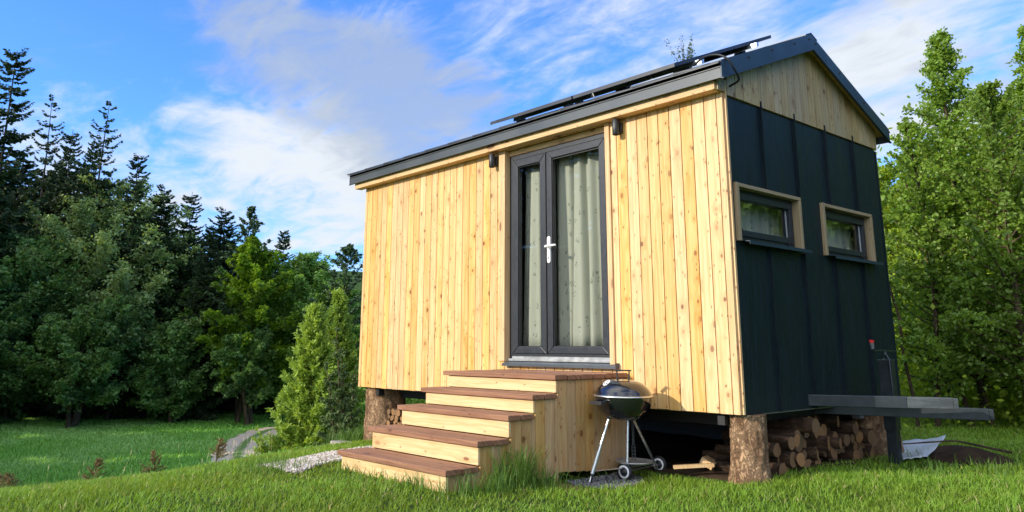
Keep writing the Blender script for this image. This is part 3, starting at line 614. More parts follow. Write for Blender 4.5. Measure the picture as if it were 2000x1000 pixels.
# gable windows
for wi, (y0, y1, z0, z1) in enumerate(WIN):
    w = empty('window'); w.parent = house
    t_ = .036; pr = .030
    b = MB(); b.box(-.06, pr, y0-.012, y0+t_-.012, z0-.004, z1+.028); b.build('side_trim', M['trim_w'], w, bevel=.003)
    b = MB(); b.box(-.06, pr, y1-t_+.014, y1+.014, z0-.008, z1-.003+.0); b.build('side_trim', M['trim_w'], w, bevel=.003)
    b = MB(); b.box(-.06, pr-.001, y0+t_-.0115, y1+.014, z1-.0025, z1+.026); b.build('head_trim', M['trim_y'], w, bevel=.003)
    ya, yb, za, zb = y0+t_-.010, y1-t_+.012, z0+.016, z1-.004
    def ringbox(ya, yb, za, zb, wd, x0, x1):
        m_ = MB(); m_.box(x0, x1, ya, yb, za, za+wd).box(x0, x1, ya, yb, zb-wd, zb).box(x0, x1, ya, ya+wd, za+wd+.0004, zb-wd-.0004).box(x0, x1, yb-wd, yb, za+wd+.0004, zb-wd-.0004); return m_
    ringbox(ya, yb, za, zb, .035, -.085, -.035).build('frame', M['upvc'], w, bevel=.003)
    s = ringbox(ya+.028, yb-.028, za+.028, zb-.028, .048, -.09, -.022).build('sash', M['upvc'], w, bevel=.004)
    b = MB(); b.box(-.062, -.056, ya+.072, yb-.072, za+.072, zb-.072); b.build('glass_pane', M['glass'], s)
    b = MB(); b.box(-.062, -.0505, ya+.0765, yb-.0765, za+.0768, za+.0795); b.build('spacer', M['alu'], s)
    b = MB(); b.box(-.062, -.0505, yb-.0795, yb-.0765, za+.081, zb-.0768); b.build('spacer', M['alu'], s)
    b = MB(); b.hexa([(-.06, y0+.04, z0+.012), (.078, y0+.04, z0-.012), (.078, y1+.035, z0-.012), (-.06, y1+.035, z0+.012), (-.06, y0+.04, z0+.016), (.078, y0+.04, z0-.006), (.078, y1+.035, z0-.006), (-.06, y1+.035, z0+.016)])
    b.box(.0785, .081, y0+.04, y1+.035, z0-.030, z0-.004); b.build('sill', M['verge'], w)
    if wi == 0:
        b = MB(); b.tube([(-.01, y0+.055, z0+.03), (-.005, y0+.06, z0+.07), (-.015, y0+.05, z0+.12)], [.02, .026, .015], 8); b.build('hinge_cover', M['black'], w)
    b = MB(); b.tube([(-.03, yb-.12, z0+.03), (-.015, yb-.12, z0+.035)], .009, 8); b.build('drain_cap', M['upvc'], w)

# curtains (hang inside)
def curtain(x0, x1, y, z0, z1, waves, amp, gather, label, along='x', sgn=1, taper=0.):
    nu, nv = 90, 12; vs = []; fs = []
    for j in range(nv+1):
        v = j/nv; z = z0+(z1-z0)*v
        for i in range(nu+1):
            u = i/nu; uu = u+.02*math.sin(u*9+v*2)
            a = amp*(math.sin(uu*waves*2*math.pi+.4*math.sin(3*v+u*4))+.35*math.sin(uu*waves*4.7*math.pi+1.3))*(1-.25*v)
            xx = x0+(x1-x0)*u+taper*v*(1-u) + .012*math.cos(uu*waves*2*math.pi)*1.2
            p = (xx, y+a, z) if along == 'x' else (y+a, xx, z)
            vs.append(p)
    for j in range(nv):
        for i in range(nu): k = j*(nu+1)+i; fs.append((k, k+1, k+nu+2, k+nu+1))
    b = MB(); b.add(vs, fs, True); o = b.build('curtain', M['curtain']); s = o.modifiers.new('thickness', 'SOLIDIFY'); s.thickness = .0015
    return tag(o, label, 'curtain', 'printed curtains behind the glass')
curtain(-2.47, -2.05, .17, .42, 2.215, 2, .018, 0, 'pale leaf-print curtain behind the narrow left door leaf', taper=.05)
curtain(-2.03, -1.20, .19, .42, 2.30, 4.6, .040, 0, 'wide leaf-print curtain in folds behind the right door leaf')
curtain(.05, 1.12, -.19, 1.22, 1.62, 7, .018, 0, 'short pale curtain behind the gable window nearer the corner', along='y')
curtain(1.38, 2.44, -.19, 1.22, 1.60, 6, .014, 0, 'short pale curtain behind the gable window farther from the corner', along='y')

# wall lamps
lampo = None
for lx, lz, lab in ((-2.655, 2.285, 'black cylinder wall lamp left of the glazed door'), (-1.02, 2.292, 'black cylinder wall lamp right of the glazed door')):
    if lampo is None:
        lampo = empty('wall_lamp', (lx, 0, lz), label=lab, cat='wall lamp', group='wall lamps beside the door')
        b = MB(); b.box(-.03, .03, -.030, -.0005, -.045, .045); b.build('bracket', M['lamp'], lampo, bevel=.003)
        b = MB(); b.lathe([(0, .068), (.026, .068), (.030, .064), (.030, -.064), (.027, -.068), (.024, -.066), (.023, -.045), (0, -.045)], (0, -.062, 0), 24); b.build('housing', M['lamp'], lampo)
    else:
        c = lampo.copy(); COL.objects.link(c); c.location = (lx, 0, lz); c['label'] = lab
        for ch in list(lampo.children): d = ch.copy(); COL.objects.link(d); d.parent = c

# solar panels on the roof
def sp(x, y, lift): return (x, y, 2.618+.430*(y+.17)+lift)
PX = [(-.31, -1.42), (-1.44, -2.56)]
for k, (xa, xb) in enumerate(PX):
    o = empty('solar_panel', sp((xa+xb)/2, .6, 0), label=('right-hand solar panel tilted over the roof, nearest the gable' if k == 0 else 'left-hand solar panel tilted over the middle of the roof'), cat='solar panel', group='solar panels on the cabin roof')
    inv = Vector(o.location)
    def bx(name, x0, x1, y0, y1, l0, l1, mat):
        P = [sp(x0, y0, l0), sp(x1, y0, l0), sp(x1, y1, l0), sp(x0, y1, l0), sp(x0, y0, l1), sp(x1, y0, l1), sp(x1, y1, l1), sp(x0, y1, l1)]
        q = MB(); q.hexa([Vector(p)-inv for p in P]); return q
    q = bx('', xb, xa, -.165, -.145, -.002, .030, 0); 
    for args in ((xb, xa, 1.335, 1.355), (xb, xb+.02, -.1445, 1.3345), (xa-.02, xa, -.1445, 1.3345)):
        z_ = bx('', *args, -.002, .030, 0); q.add(z_.v, z_.f)
    q.build('panel_frame', M['roof'], o)
    q = bx('', xb+.021, xa-.021, -.144, 1.334, .016, .027, 0); q.build('cell_sheet', M['cellback'], o)
rl = empty('mounting_rails', sp(-1.6, .6, -.03)); inv = Vector(rl.location); tag(rl, 'pair of aluminium rails on black feet carrying the roof solar panels', 'mounting rails')
for yy in (.12, .98):
    b = MB(); P = [sp(-2.51, yy-.02, -.042), sp(-.24, yy-.02, -.042), sp(-.24, yy+.02, -.042), sp(-2.51, yy+.02, -.042), sp(-2.51, yy-.02, -.003), sp(-.24, yy-.02, -.003), sp(-.24, yy+.02, -.003), sp(-2.51, yy+.02, -.003)]
    b.hexa([Vector(p)-inv for p in P]); b.build('rail', M['alu'], rl)
    for xx in (-2.42, -1.75, -1.10, -.42):
        b = MB()
        P = [sp(xx-.05, yy-.03, -.078), sp(xx+.05, yy-.03, -.078), sp(xx+.05, yy+.03, -.078), sp(xx-.05, yy+.03, -.078), sp(xx-.04, yy-.025, -.0425), sp(xx+.04, yy-.025, -.0425), sp(xx+.04, yy+.025, -.0425), sp(xx-.04, yy+.025, -.0425)]
        b.hexa([Vector(p)-inv for p in P]); b.build('rail_foot', M['black'], rl)
CABLE = [(-.26, .03, 2.665), (-.10, -.067, 2.662), (.03, -.089, 2.64), (.108, -.078, 2.591), (.135, -.03, 2.515), (.128, .036, 2.444), (.03, .06, 2.42)]
b = MB(); b.tube([tuple(p) for p in catmull(CABLE, 6)], .009, 8)
tag(b.build('cable', M['black']), 'black cable looping from the solar panels down over the verge to the gable', 'cable')

# ------------------------------------------------------------------ stairs
st = empty('wooden_stairs', (-1.7, -.9, -.46), label='five step timber stairs with reddish treads and pale risers up to the door', cat='stairs')
so_ = Vector(st.location)
def sb(b): b.v = [tuple(Vector(v)-so_) for v in b.v]; return b
SX0, SX1 = -2.365, -1.035
fr = [-1.82, -1.555, -1.284, -1.051, -.823]; tz = [-.312, -.155, -.004, .126, .256]
backs = [-1.535, -1.265, -1.03, -.80, -.003]; bt = [-.62, -.55, -.52, -.50, -.48]
tt = .036
for i in range(5):
    ys = [fr[i], backs[i]]; nb = 2 if i < 4 else 6; wd = (ys[1]-ys[0])/nb
    for k in range(nb):
        b = MB(); j = random.uniform(-.004, .004); dz = random.uniform(-.0015, .0015)
        b.box(SX0-.02+j, SX1+.022+j, ys[0]+k*wd, ys[0]+(k+1)*wd-.008, tz[i]-tt+dz, tz[i]+dz); sb(b).build('tread_board', M['tread'], st, bevel=.004)
    zb = (tz[i-1]+.003 if i else -.60)
    b = MB(); b.box(SX0+.02, SX1-.0, fr[i]+.022, fr[i]+.042, zb, tz[i]-tt-.004); sb(b).build('riser', M['riser'], st, bevel=.002)
for sx, so2 in ((SX1-.002, 1), (SX0+.0, -1)):
    b = MB(); y = fr[0]+.043
    while y < -.02:
        y1 = min(y+.096, -.006); i = max(k for k in range(5) if fr[k]+.03 <= y+.001)
        j = max(k for k in range(5) if fr[k]+.03 <= y1-.01)
        if j != i:                                     # a plank cut round the step
            c = fr[j]+.0435
            b.box(sx-.02 if so2 > 0 else sx, sx if so2 > 0 else sx+.02, y+.002, c-.001, -.50, tz[i]-tt-.003); y = c; continue
        zb_ = -.60 if y < -1.3 else -.425-.055*(y+.82)/.82 if y > -.82 else -.45
        b.box(sx-.02 if so2 > 0 else sx, sx if so2 > 0 else sx+.02, y+.002, y1-.001, zb_, tz[i]-tt-.003); y = y1+.0005
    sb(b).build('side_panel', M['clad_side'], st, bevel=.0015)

# ------------------------------------------------------------------ stumps
def stump(x, y, r, z1, label, flare=1.25, seed=0, vis=True):
    o = empty('tree_stump', (x, y, float(gz(x, y))), label=label, cat='stump', group='stumps carrying the cabin')
    z0 = -.12; top = z1-float(gz(x, y)); rs = np.random.default_rng(seed); ph = rs.uniform(0, 6.28, 6)
    nu, nv = 64, 26; vs = []; fs = []
    for j in range(nv+1):
        v = j/nv; z = z0+(top-z0)*v
        for i in range(nu):
            a = 2*math.pi*i/nu; fl = 1+(flare-1)*max(0, 1-v*1.6)**2*(1+.5*math.sin(3*a+ph[0]))
            rr = r*fl*(1+.035*math.sin(2*a+ph[1])+.03*math.sin(5*a+ph[2]+v*2)+.018*math.sin(11*a+ph[3]+3*math.sin(v*7))+.012*math.sin(19*a+ph[4]+5*v)+.01*rs.normal())
            vs.append((rr*math.cos(a), rr*math.sin(a), z))
    for j in range(nv):
        for i in range(nu): fs.append((j*nu+i, j*nu+(i+1) % nu, (j+1)*nu+(i+1) % nu, (j+1)*nu+i))
    b = MB(); b.add(vs, fs, True); b.build('bark', M['bark_stump'], o)
    b = MB(); b.add(vs[-nu:], [tuple(range(nu))]); b.build('cut_top', M['cut'], o)
stump(-.065, .185, .125, -.012, 'orange barked stump under the near corner of the cabin, lit by the sun', 1.35, 1)
stump(-4.955, .27, .235, -.012, 'flaking barked stump under the far left end of the plank wall', 1.08, 2)
stump(-.10, 2.28, .19, -.012, 'shaded grey stump under the rear corner behind the firewood', 1.2, 3)
stump(-4.95, 2.3, .2, -.012, 'stump under the hidden rear left corner of the cabin', 1.1, 4)

# ------------------------------------------------------------------ firewood
def make_log(r, l, seed, angle=None):
    rs = np.random.default_rng(seed); n = 14; ph = rs.uniform(0, 6.28, 3); b = MB()
    rr = [1+.06*math.sin(2*2*math.pi*k/n+ph[0])+.04*math.sin(3*2*math.pi*k/n+ph[1]) for k in range(n)]
    if seed % 4 == 0:                                  # a split half
        rr = [q if math.sin(2*math.pi*k/n) > -.3 else q*.45 for k, q in enumerate(rr)]
    V = []
    for zz, s in ((-l/2, .97), (-l/6, 1.03), (l/6, 1), (l/2, 1.01)): V += [(r*s*rr[k]*math.cos(2*math.pi*k/n), r*s*rr[k]*math.sin(2*math.pi*k/n), zz) for k in range(n)]
    F = [(i*n+k, i*n+(k+1) % n, (i+1)*n+(k+1) % n, (i+1)*n+k) for i in range(3) for k in range(n)]
    me = bpy.data.meshes.new('firewood_log'); me.from_pydata(V, [], F+[tuple(range(n))[::-1], tuple(range(3*n, 4*n))])
    me.materials.append(M['bark_log']); me.materials.append(M['cut'])
    mi = [0]*len(F)+[1, 1]; me.polygons.foreach_set('material_index', mi); me.polygons.foreach_set('use_smooth', [True]*len(F)+[False]*2); me.update(); return me
logs = [make_log(random.uniform(.040, .058), random.uniform(.38, .5), s) for s in range(10)]
thin = [make_log(random.uniform(.030, .040), .36, s+20) for s in range(6)]
def place_log(me, loc, rot, label, group):
    o = bpy.data.objects.new('firewood_log', me); COL.objects.link(o); o.location = loc; o.rotation_euler = rot; tag(o, label, 'log', group)
rl_ = random.Random(5)
LR = 'sawn round of firewood in the stack under the gable, its cut end facing out'
LG = 'firewood stacked under the gable'
row = 0; zb = -.485; ycur = .50
for row in range(7):
    y = .44+(.045 if row % 2 else 0)+max(0, row-2)*.27; ymax = 2.12-max(0, row-3)*.20-.12*max(0, row-2)
    while y < ymax:
        me = rl_.choice(logs+thin[:3]); out = rl_.uniform(-.16, .06)+(.0 if row < 4 else -.05)
        zr = zb+row*.072+.05+rl_.uniform(-.014, .014)
        place_log(me, (-.26+out, y, zr), (R(90)+rl_.uniform(-.06, .06), rl_.uniform(0, 6), R(90)+rl_.uniform(-.26, .26)), LR, LG)
        y += rl_.uniform(.088, .108)
place_log(make_log(.045, .62, 33), (-.27, .62, -.235), (R(90), 1, R(84)), 'long orange barked log jutting left on the near side of the firewood stack', LG)
place_log(make_log(.055, .72, 35), (-.30, .95, -.135), (R(90), 2, R(86)), 'longest log lying near the top of the firewood stack', LG)
for row in range(5):
    xx = -4.80+row*.02
    while xx < -4.1-row*.05:
        place_log(rl_.choice(thin), (xx, .34+rl_.uniform(-.03, .03), -.515+row*.062+rl_.uniform(-.006, .006)), (R(90)+rl_.uniform(-.05, .05), rl_.uniform(0, 6), rl_.uniform(-.1, .1)), 'thin firewood piece with pale sunlit end, stacked between the left stump and the stairs', 'firewood stacked beside the left stump')
        xx += rl_.uniform(.068, .085)
b = MB(); b.beam((-.62, .02, -.42), (-.40, .22, -.40), .05, .022); b.build('tmp', M['trim_z']); o = bpy.data.objects[-1] if False else COL.objects[-1]; o.name = 'wood_offcut'; tag(o, 'narrow splintered offcut lying under the cabin right of the grill', 'wood scrap', 'offcuts on the ground under the cabin')
b = MB(); b.beam((-.62, .62, -.41), (-.52, .30, -.41), .10, .05, up=(.5, .2, 1)); b.build('wood_offcut', M['trim_z']); tag(COL.objects[-1], 'short orange block of timber lying left of the near stump', 'wood scrap', 'offcuts on the ground under the cabin')
b = MB(); b.box(-.16, -.08, 1.98, 2.05, -.15, -.03); o = b.build('junction_box', M['plastic'], None, bevel=.004); tag(o, 'small grey electrical box fixed under the rear corner of the cabin', 'junction box')

# ------------------------------------------------------------------ jack post
jk = empty('trailer_jack', (.335, 1.69, -.45), label='dark square steel prop with crank handle beside the towing beams', cat='jack')
def jb(b): b.v = [tuple(Vector(v)-Vector(jk.location)) for v in b.v]; return b
jx, jy = .285, 1.745
b = MB(); b.box(jx-.05, jx+.05, jy-.04, jy+.05, -.20, .352); jb(b).build('outer_post', M['steel'], jk, bevel=.003)
b = MB(); b.box(jx-.042, jx+.042, jy-.032, jy+.042, -.50, -.201); jb(b).build('inner_post', M['steel'], jk, bevel=.003)
b = MB(); b.box(jx-.055, jx+.055, jy-.045, jy+.055, .353, .360); b.tube([(jx+.02, jy+.02, .355), (jx+.02, jy+.02, .372)], .008, 6); b.tube([(jx-.03, jy+.03, .355), (jx-.03, jy+.03, .372)], .008, 6); jb(b).build('top_plate', M['steel_worn'], jk)
b = MB(); b.tube([(jx+.055, jy-.05, .10), (jx+.05, jy-.05, .35), (jx+.02, jy-.05, .43)], .008, 8)
b.tube([(jx-.02, jy+.26, .425), (jx+.02, jy-.05, .43), (jx+.055, jy-.33, .43), (jx+.057, jy-.348, .437), (jx+.058, jy-.352, .452)], .0085, 8); b.tube([(jx+.02, jy-.05, .40), (jx+.02, jy-.05, .432)], [.018, .012], 8); jb(b).build('crank', M['steel'], jk)
b = MB(); b.tube([(jx+.058, jy-.352, .446), (jx+.058, jy-.360, .495)], [.013, .017], 12); jb(b).build('grip', M['plastic'], jk)
b = MB(); b.tube([(jx+.058, jy-.360, .4955), (jx+.058, jy-.363, .514)], [.019, .018], 12); jb(b).build('grip_cap', M['red'], jk)

# ------------------------------------------------------------------ kettle grill
KX, KY = -.80, -.335; KZ = float(gz(KX, KY)); RZ = .105    # rim height
kg = empty('kettle_grill', (KX, KY, KZ), label='black kettle charcoal grill on three metal legs with two white-ringed wheels', cat='grill')
kg.rotation_euler = (0, R(1.2), 0)
rz = RZ-KZ; r0 = .218
prof = [(0.001, .118), (.04, .117), (.09, .110), (.13, .097), (.165, .076), (.192, .05), (.208, .026), (.216, .008), (.2195, .004)]
b = MB(); b.lathe(prof, (0, 0, rz), 64)
lid = b.build('lid', M['enamel'], kg)
b = MB(); b.lathe([(.212, .006), (.2195, .0065), (.224, .003), (.2245, -.004), (.221, -.007), (.214, -.005)], (0, 0, rz), 64); b.build('rim', M['chrome'], kg)
b = MB(); pb = [(.214, -.008), (.214, -.03), (.209, -.06), (.196, -.095), (.172, -.13), (.135, -.158), (.09, -.174), (.04, -.181), (0.001, -.182)]; b.lathe(pb[::-1], (0, 0, rz), 64); bowl = b.build('bowl', M['enamel'], kg)
b = MB(); ca = R(34)
hv = Vector((RT[0], RT[1], 0)).normalized()
for s in (-1, 1): b.tube([hv*.046*s+Vector((0, 0, rz+.112)), hv*.046*s+Vector((0, 0, rz+.178))], .0055, 8)
b.beam(hv*-.062+Vector((0, 0, rz+.182)), hv*.062+Vector((0, 0, rz+.182)), .026, .010); b.beam(hv*-.04+Vector((0, 0, rz+.119)), hv*.04+Vector((0, 0, rz+.119)), .02, .004); b.build('lid_handle', M['lamp'], lid)
# vent on the lid, on the side facing left towards the camera
toc = Vector((CAM[0]-KX, CAM[1]-KY, 0)).normalized(); vd = (toc*.45-hv*.85).normalized()
vc_ = vd*.145+Vector((0, 0, rz+.092)); vn = (vd*.62+Vector((0, 0, .78))).normalized(); u_ = vn.cross(Vector((0, 0, 1))).normalized(); w_ = vn.cross(u_)
def disc(c, rad, th, n=20, m=None, ox=0, oy=0):
    q = MB(); q.tube([c+u_*ox+w_*oy, c+u_*ox+w_*oy+vn*th], rad, n, smooth=False); return q
v1 = disc(vc_, .031, .004).build('vent', M['white'], lid)
q = MB()
for a in (0.5, 2.6, 4.7):
    q_ = disc(vc_, .0085, .0046, 10, None, .016*math.cos(a), .016*math.sin(a)); q.add(q_.v, q_.f)
q.build('vent_hole', M['black'], v1)
# side handle
b = MB(); c = (toc*.62-hv*.78).normalized(); e_ = c.cross(Vector((0, 0, 1))).normalized(); hc = c*.262+Vector((0, 0, rz-.045))
b.beam(hc-e_*.062, hc+e_*.062, .03, .022); b.beam(hc-e_*.045, c*.205-e_*.045+Vector((0, 0, rz-.03)), .012, .012); b.beam(hc+e_*.045, c*.205+e_*.045+Vector((0, 0, rz-.03)), .012, .012); b.build('side_handle', M['lamp'], kg)
# legs: feet under bearings measured from the photograph
def loc(px, py, z):
    x_, y_ = unz(px, py, z+0.); return Vector((x_-KX, y_-KY, 0))
foot = [loc(1151, 924, -.43), loc(1224, 908, -.40), loc(1283, 899, -.41)]
gl = -.46-KZ
cen = sum(foot, Vector())/3
tops = []
for i, f_ in enumerate(foot):
    dr_ = Vector((f_.x, f_.y, 0)).normalized(); tp = dr_*.125+Vector((0, 0, rz-.160)); tops.append(tp)
    ft = Vector((f_.x, f_.y, .035 if i else .012))
    b = MB(); b.tube([tp, ft], .0105, 10)
    lg = b.build('leg', M['chrome'], kg)
    b = MB(); b.tube([tp+Vector((0, 0, .016)), tp-Vector((0, 0, .004))], [.024, .020], 12); b.build('leg_socket', M['lamp'], lg)
    if i == 0:
        m1 = tp.lerp(ft, .52); m2 = tp.lerp(ft, .87); b = MB(); b.tube([m1, m2], .0155, 10); b.build('leg_sleeve', M['alu'], lg); b = MB(); b.tube([m2, ft-Vector((0, 0, .02))], .012, 10); b.build('leg_foot', M['lamp'], lg)
ax = (foot[2]-foot[1]); ax.z = 0; ax.normalize()
for i, s in ((1, -1), (2, 1)):
    wc = Vector((foot[i].x, foot[i].y, .062))+ax*.03*s; wh = empty('wheel'); wh.parent = kg; wh.location = wc
    wh.rotation_euler = ax.to_track_quat('Z', 'Y').to_euler()
    b = MB(); b.lathe([(.044, -.014), (.058, -.014), (.066, -.008), (.067, 0), (.066, .008), (.058, .014), (.044, .014), (.044, -.014)], n=36); b.build('tyre', M['black'], wh)
    b = MB(); b.lathe([(.0335, -.0155), (.0475, -.0155), (.0475, .0155), (.0335, .0155), (.0335, -.0155)], n=36); b.build('white_ring', M['white'], wh)
    b = MB(); b.lathe([(0.0005, -.0145), (.033, -.012), (.033, .012), (0.0005, .0145)], n=36); b.lathe([(0.0005, -.024), (.009, -.022), (.009, -.012)], n=12); b.build('hub', M['lamp'], wh)
b = MB(); b.tube([Vector((foot[1].x, foot[1].y, .062))-ax*.02, Vector((foot[2].x, foot[2].y, .062))+ax*.02], .006, 8); b.build('axle', M['chrome'], kg)
b = MB(); cc = (foot[1]+foot[2])/2*.55
b.lathe([(0.001, .118), (.10, .118), (.135, .124), (.14, .132), (.142, .128), (.136, .118), (.10, .112), (0.001, .112)], (cc.x, cc.y, 0), 40); b.build('ash_catcher', M['alu'], kg)
b = MB()
for k in range(9):
    t_ = (k-4)/4; a_ = foot[0].lerp(foot[1], .12)+Vector((0, 0, .085)); a2 = foot[0].lerp(foot[2], .12)+Vector((0, 0, .085))
    p0 = a_.lerp(a2, (t_+1)/2); p1 = foot[0].lerp(foot[1], .92).lerp(foot[0].lerp(foot[2], .92), (t_+1)/2)+Vector((0, 0, .085)); b.tube([p0, p1], .0028, 6)
b.tube([foot[0].lerp(foot[1], .12)+Vector((0, 0, .08)), foot[0].lerp(foot[2], .12)+Vector((0, 0, .08))], .004, 6); b.tube([foot[1]*.93+Vector((0, 0, .08)), foot[2]*.93+Vector((0, 0, .08))], .004, 6); b.build('rack', M['chrome'], kg)
# hanging tongs behind the grill
tg = empty('grill_tongs', (-.90, -.10, -.40), label='thin steel grilling tool with perforated lower end leaning behind the grill legs', cat='tongs')
b = MB(); b.tube([(-.008, 0, .34), (-.006, .0, .12)], .0035, 6); b.tube([(.008, 0, .34), (.006, 0, .12)], .0035, 6); b.build('rod', M['steel_worn'], tg)
b = MB()
for k in range(7): b.tube([(-.014, 0, -.04+k*.024), (.014, 0, -.04+k*.024)], .0045, 6)
b.tube([(-.015, 0, -.05), (-.015, 0, .12)], .003, 6); b.tube([(.015, 0, -.05), (.015, 0, .12)], .003, 6); b.build('tool_end', M['steel_worn'], tg)

# ------------------------------------------------------------------ gravel, stone, mound, sheet
def scatter_pebbles(name, pts, size, mat, label):
    n = len(pts); ico = np.array([(1, 0, 0), (-1, 0, 0), (0, 1, 0), (0, -1, 0), (0, 0, 1), (0, 0, -1)], float); F = [(0, 2, 4), (2, 1, 4), (1, 3, 4), (3, 0, 4), (2, 0, 5), (1, 2, 5), (3, 1, 5), (0, 3, 5)]
    s = rng.uniform(.5, 1, (n, 1, 3))*size*rng.uniform(.5, 1.3, (n, 1, 1)); V = ico[None]*s*np.array([1, 1, .75]); a = rng.uniform(0, 6.28, n); c, q = np.cos(a), np.sin(a)
    V[:, :, 0], V[:, :, 1] = V[:, :, 0]*c[:, None]-V[:, :, 1]*q[:, None], V[:, :, 0]*q[:, None]+V[:, :, 1]*c[:, None]
    V += rng.normal(0, size*.12, V.shape); V += pts[:, None, :]
    me = bpy.data.meshes.new(name); fl = (np.array(F)[None]+np.arange(n)[:, None, None]*6).reshape(-1, 3)
    me.vertices.add(n*6); me.vertices.foreach_set('co', V.astype(np.float32).ravel()); me.loops.add(fl.size); me.loops.foreach_set('vertex_index', fl.ravel().astype(np.int32)); me.polygons.add(len(fl))
    me.polygons.foreach_set('loop_start', np.arange(0, fl.size, 3, dtype=np.int32)); me.polygons.foreach_set('loop_total', np.full(len(fl), 3, dtype=np.int32)); me.polygons.foreach_set('use_smooth', np.ones(len(fl), bool)); me.update(calc_edges=True)
    return tag(link(name, me, None, (mat,)), label, 'gravel', kind='stuff')
def gravel_mask(x, y):     # pale strip left of the stairs
    cxm = -2.78-.42*(y+1.9)-.08*np.sin(y*3); wdt = .33+.06*np.sin(x*5+y*4)
    return (np.abs(x-cxm) < wdt) & (y > -2.15) & (y < .35) & (x < -2.36)
q = rng.uniform([-5, -2.3], [-2.3, .5], (60000, 2)); q = q[gravel_mask(q[:, 0], q[:, 1])][:15000]
scatter_pebbles('gravel', np.c_[q, gz(q[:, 0], q[:, 1])+rng.uniform(.004, .022, len(q))], .017, M['pebble'], 'pale pebble strip beside the left side of the stairs')
def dark_mask(x, y): return ((x+.88)**2/.30**2+(y+.45)**2/.36**2 < 1+.25*np.sin(x*9+y*7)) & (x > -1.03)
q = rng.uniform([-1.1, -1.0], [.0, .25], (9000, 2)); q = q[dark_mask(q[:, 0], q[:, 1])]
scatter_pebbles('gravel', np.c_[q, gz(q[:, 0], q[:, 1])+rng.uniform(.002, .012, len(q))], .013, M['pebble_dark'], 'dark grey gravel patch under the kettle grill')
b = MB(); b.box(-.35, .35, -.08, .08, -.02, .07); o = b.build('kerb_stone', M['stone'], None, bevel=.015); o.location = (-5.12, -.10, float(gz(-5.12, -.10))-.035); o.rotation_euler = (0, 0, R(-4)); tag(o, 'flat pale stone edging the gravel by the left stump', 'stone')
# bare earth under the cabin
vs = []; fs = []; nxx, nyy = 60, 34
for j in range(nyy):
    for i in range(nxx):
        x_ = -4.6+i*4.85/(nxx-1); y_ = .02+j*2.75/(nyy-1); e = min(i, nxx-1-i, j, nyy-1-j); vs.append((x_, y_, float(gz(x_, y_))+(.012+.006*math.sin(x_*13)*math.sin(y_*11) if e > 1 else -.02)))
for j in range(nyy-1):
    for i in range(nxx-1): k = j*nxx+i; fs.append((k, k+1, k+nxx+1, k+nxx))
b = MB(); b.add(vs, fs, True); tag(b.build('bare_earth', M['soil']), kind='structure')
# soil mound and white sheet to the right of the cabin
mx, my = unz(1870, 895, -.45); 
vs = []; fs = []
for j in range(9):
    for i in range(28):
        a = 2*math.pi*i/28; rr = j/8; x_ = mx+.38*rr*math.cos(a)*(1+.15*math.sin(3*a)); y_ = my+.34*rr*math.sin(a)*(1+.1*math.sin(2*a+1)); vs.append((x_-mx, y_-my, float(gz(x_, y_))+.11*(1-rr**2)*(1+.25*math.sin(x_*11)*math.sin(y_*9))-(.02 if j == 8 else 0)))
for j in range(8):
    for i in range(28): fs.append((j*28+i, (j+1)*28+i, (j+1)*28+(i+1) % 28, j*28+(i+1) % 28))
b = MB(); b.add(vs, fs, True); o = b.build('soil_mound', M['soil']); o.location = (mx, my, 0); tag(o, 'low heap of dark soil on the lawn right of the steel prop', 'soil heap')
o['label'] = 'low heap of dark soil on the lawn right of the steel prop'
NX = 26; vs = []; fs = []
A_, B_, C_, D_ = [np.array(unz(*p)) for p in ((1752, 902, -.45), (1752, 868, -.45), (1850, 872, -.42), (1812, 898, -.43))]
for j in range(NX):
    for i in range(NX):
        u, v = i/(NX-1), j/(NX-1); p = (A_*(1-u)+D_*u)*(1-v)+(B_*(1-u)+C_*u)*v
        h = .03+.010*math.sin(u*9+v*5)*math.sin(v*7)+.003*math.sin(u*23+v*17)+.07*u*v+.03*u
        vs.append((p[0], p[1], float(gz(p[0], p[1]))+h))
for j in range(NX-1):
    for i in range(NX-1): k = j*NX+i; fs.append((k, k+1, k+NX+1, k+NX))
b = MB(); b.add(vs, fs, True); o = b.build('plastic_sheet', M['sheet']); sm = o.modifiers.new('thickness', 'SOLIDIFY'); sm.thickness = .004; tag(o, 'crumpled white plastic sheet on the grass beyond the steel prop', 'plastic sheet')
tx, ty = unz(1890, 868, -.35); b = MB(); b.tube([(tx-.5, ty-.2, gz(tx-.5, ty-.2)+.10), (tx-.1, ty, gz(tx, ty)+.13), (tx+.3, ty+.1, gz(tx+.3, ty+.1)+.05)], [.006, .009, .012], 6)
tag(b.build('fallen_twig', M['bark_mid']), 'thin fallen twig lying across the soil heap', 'twig')

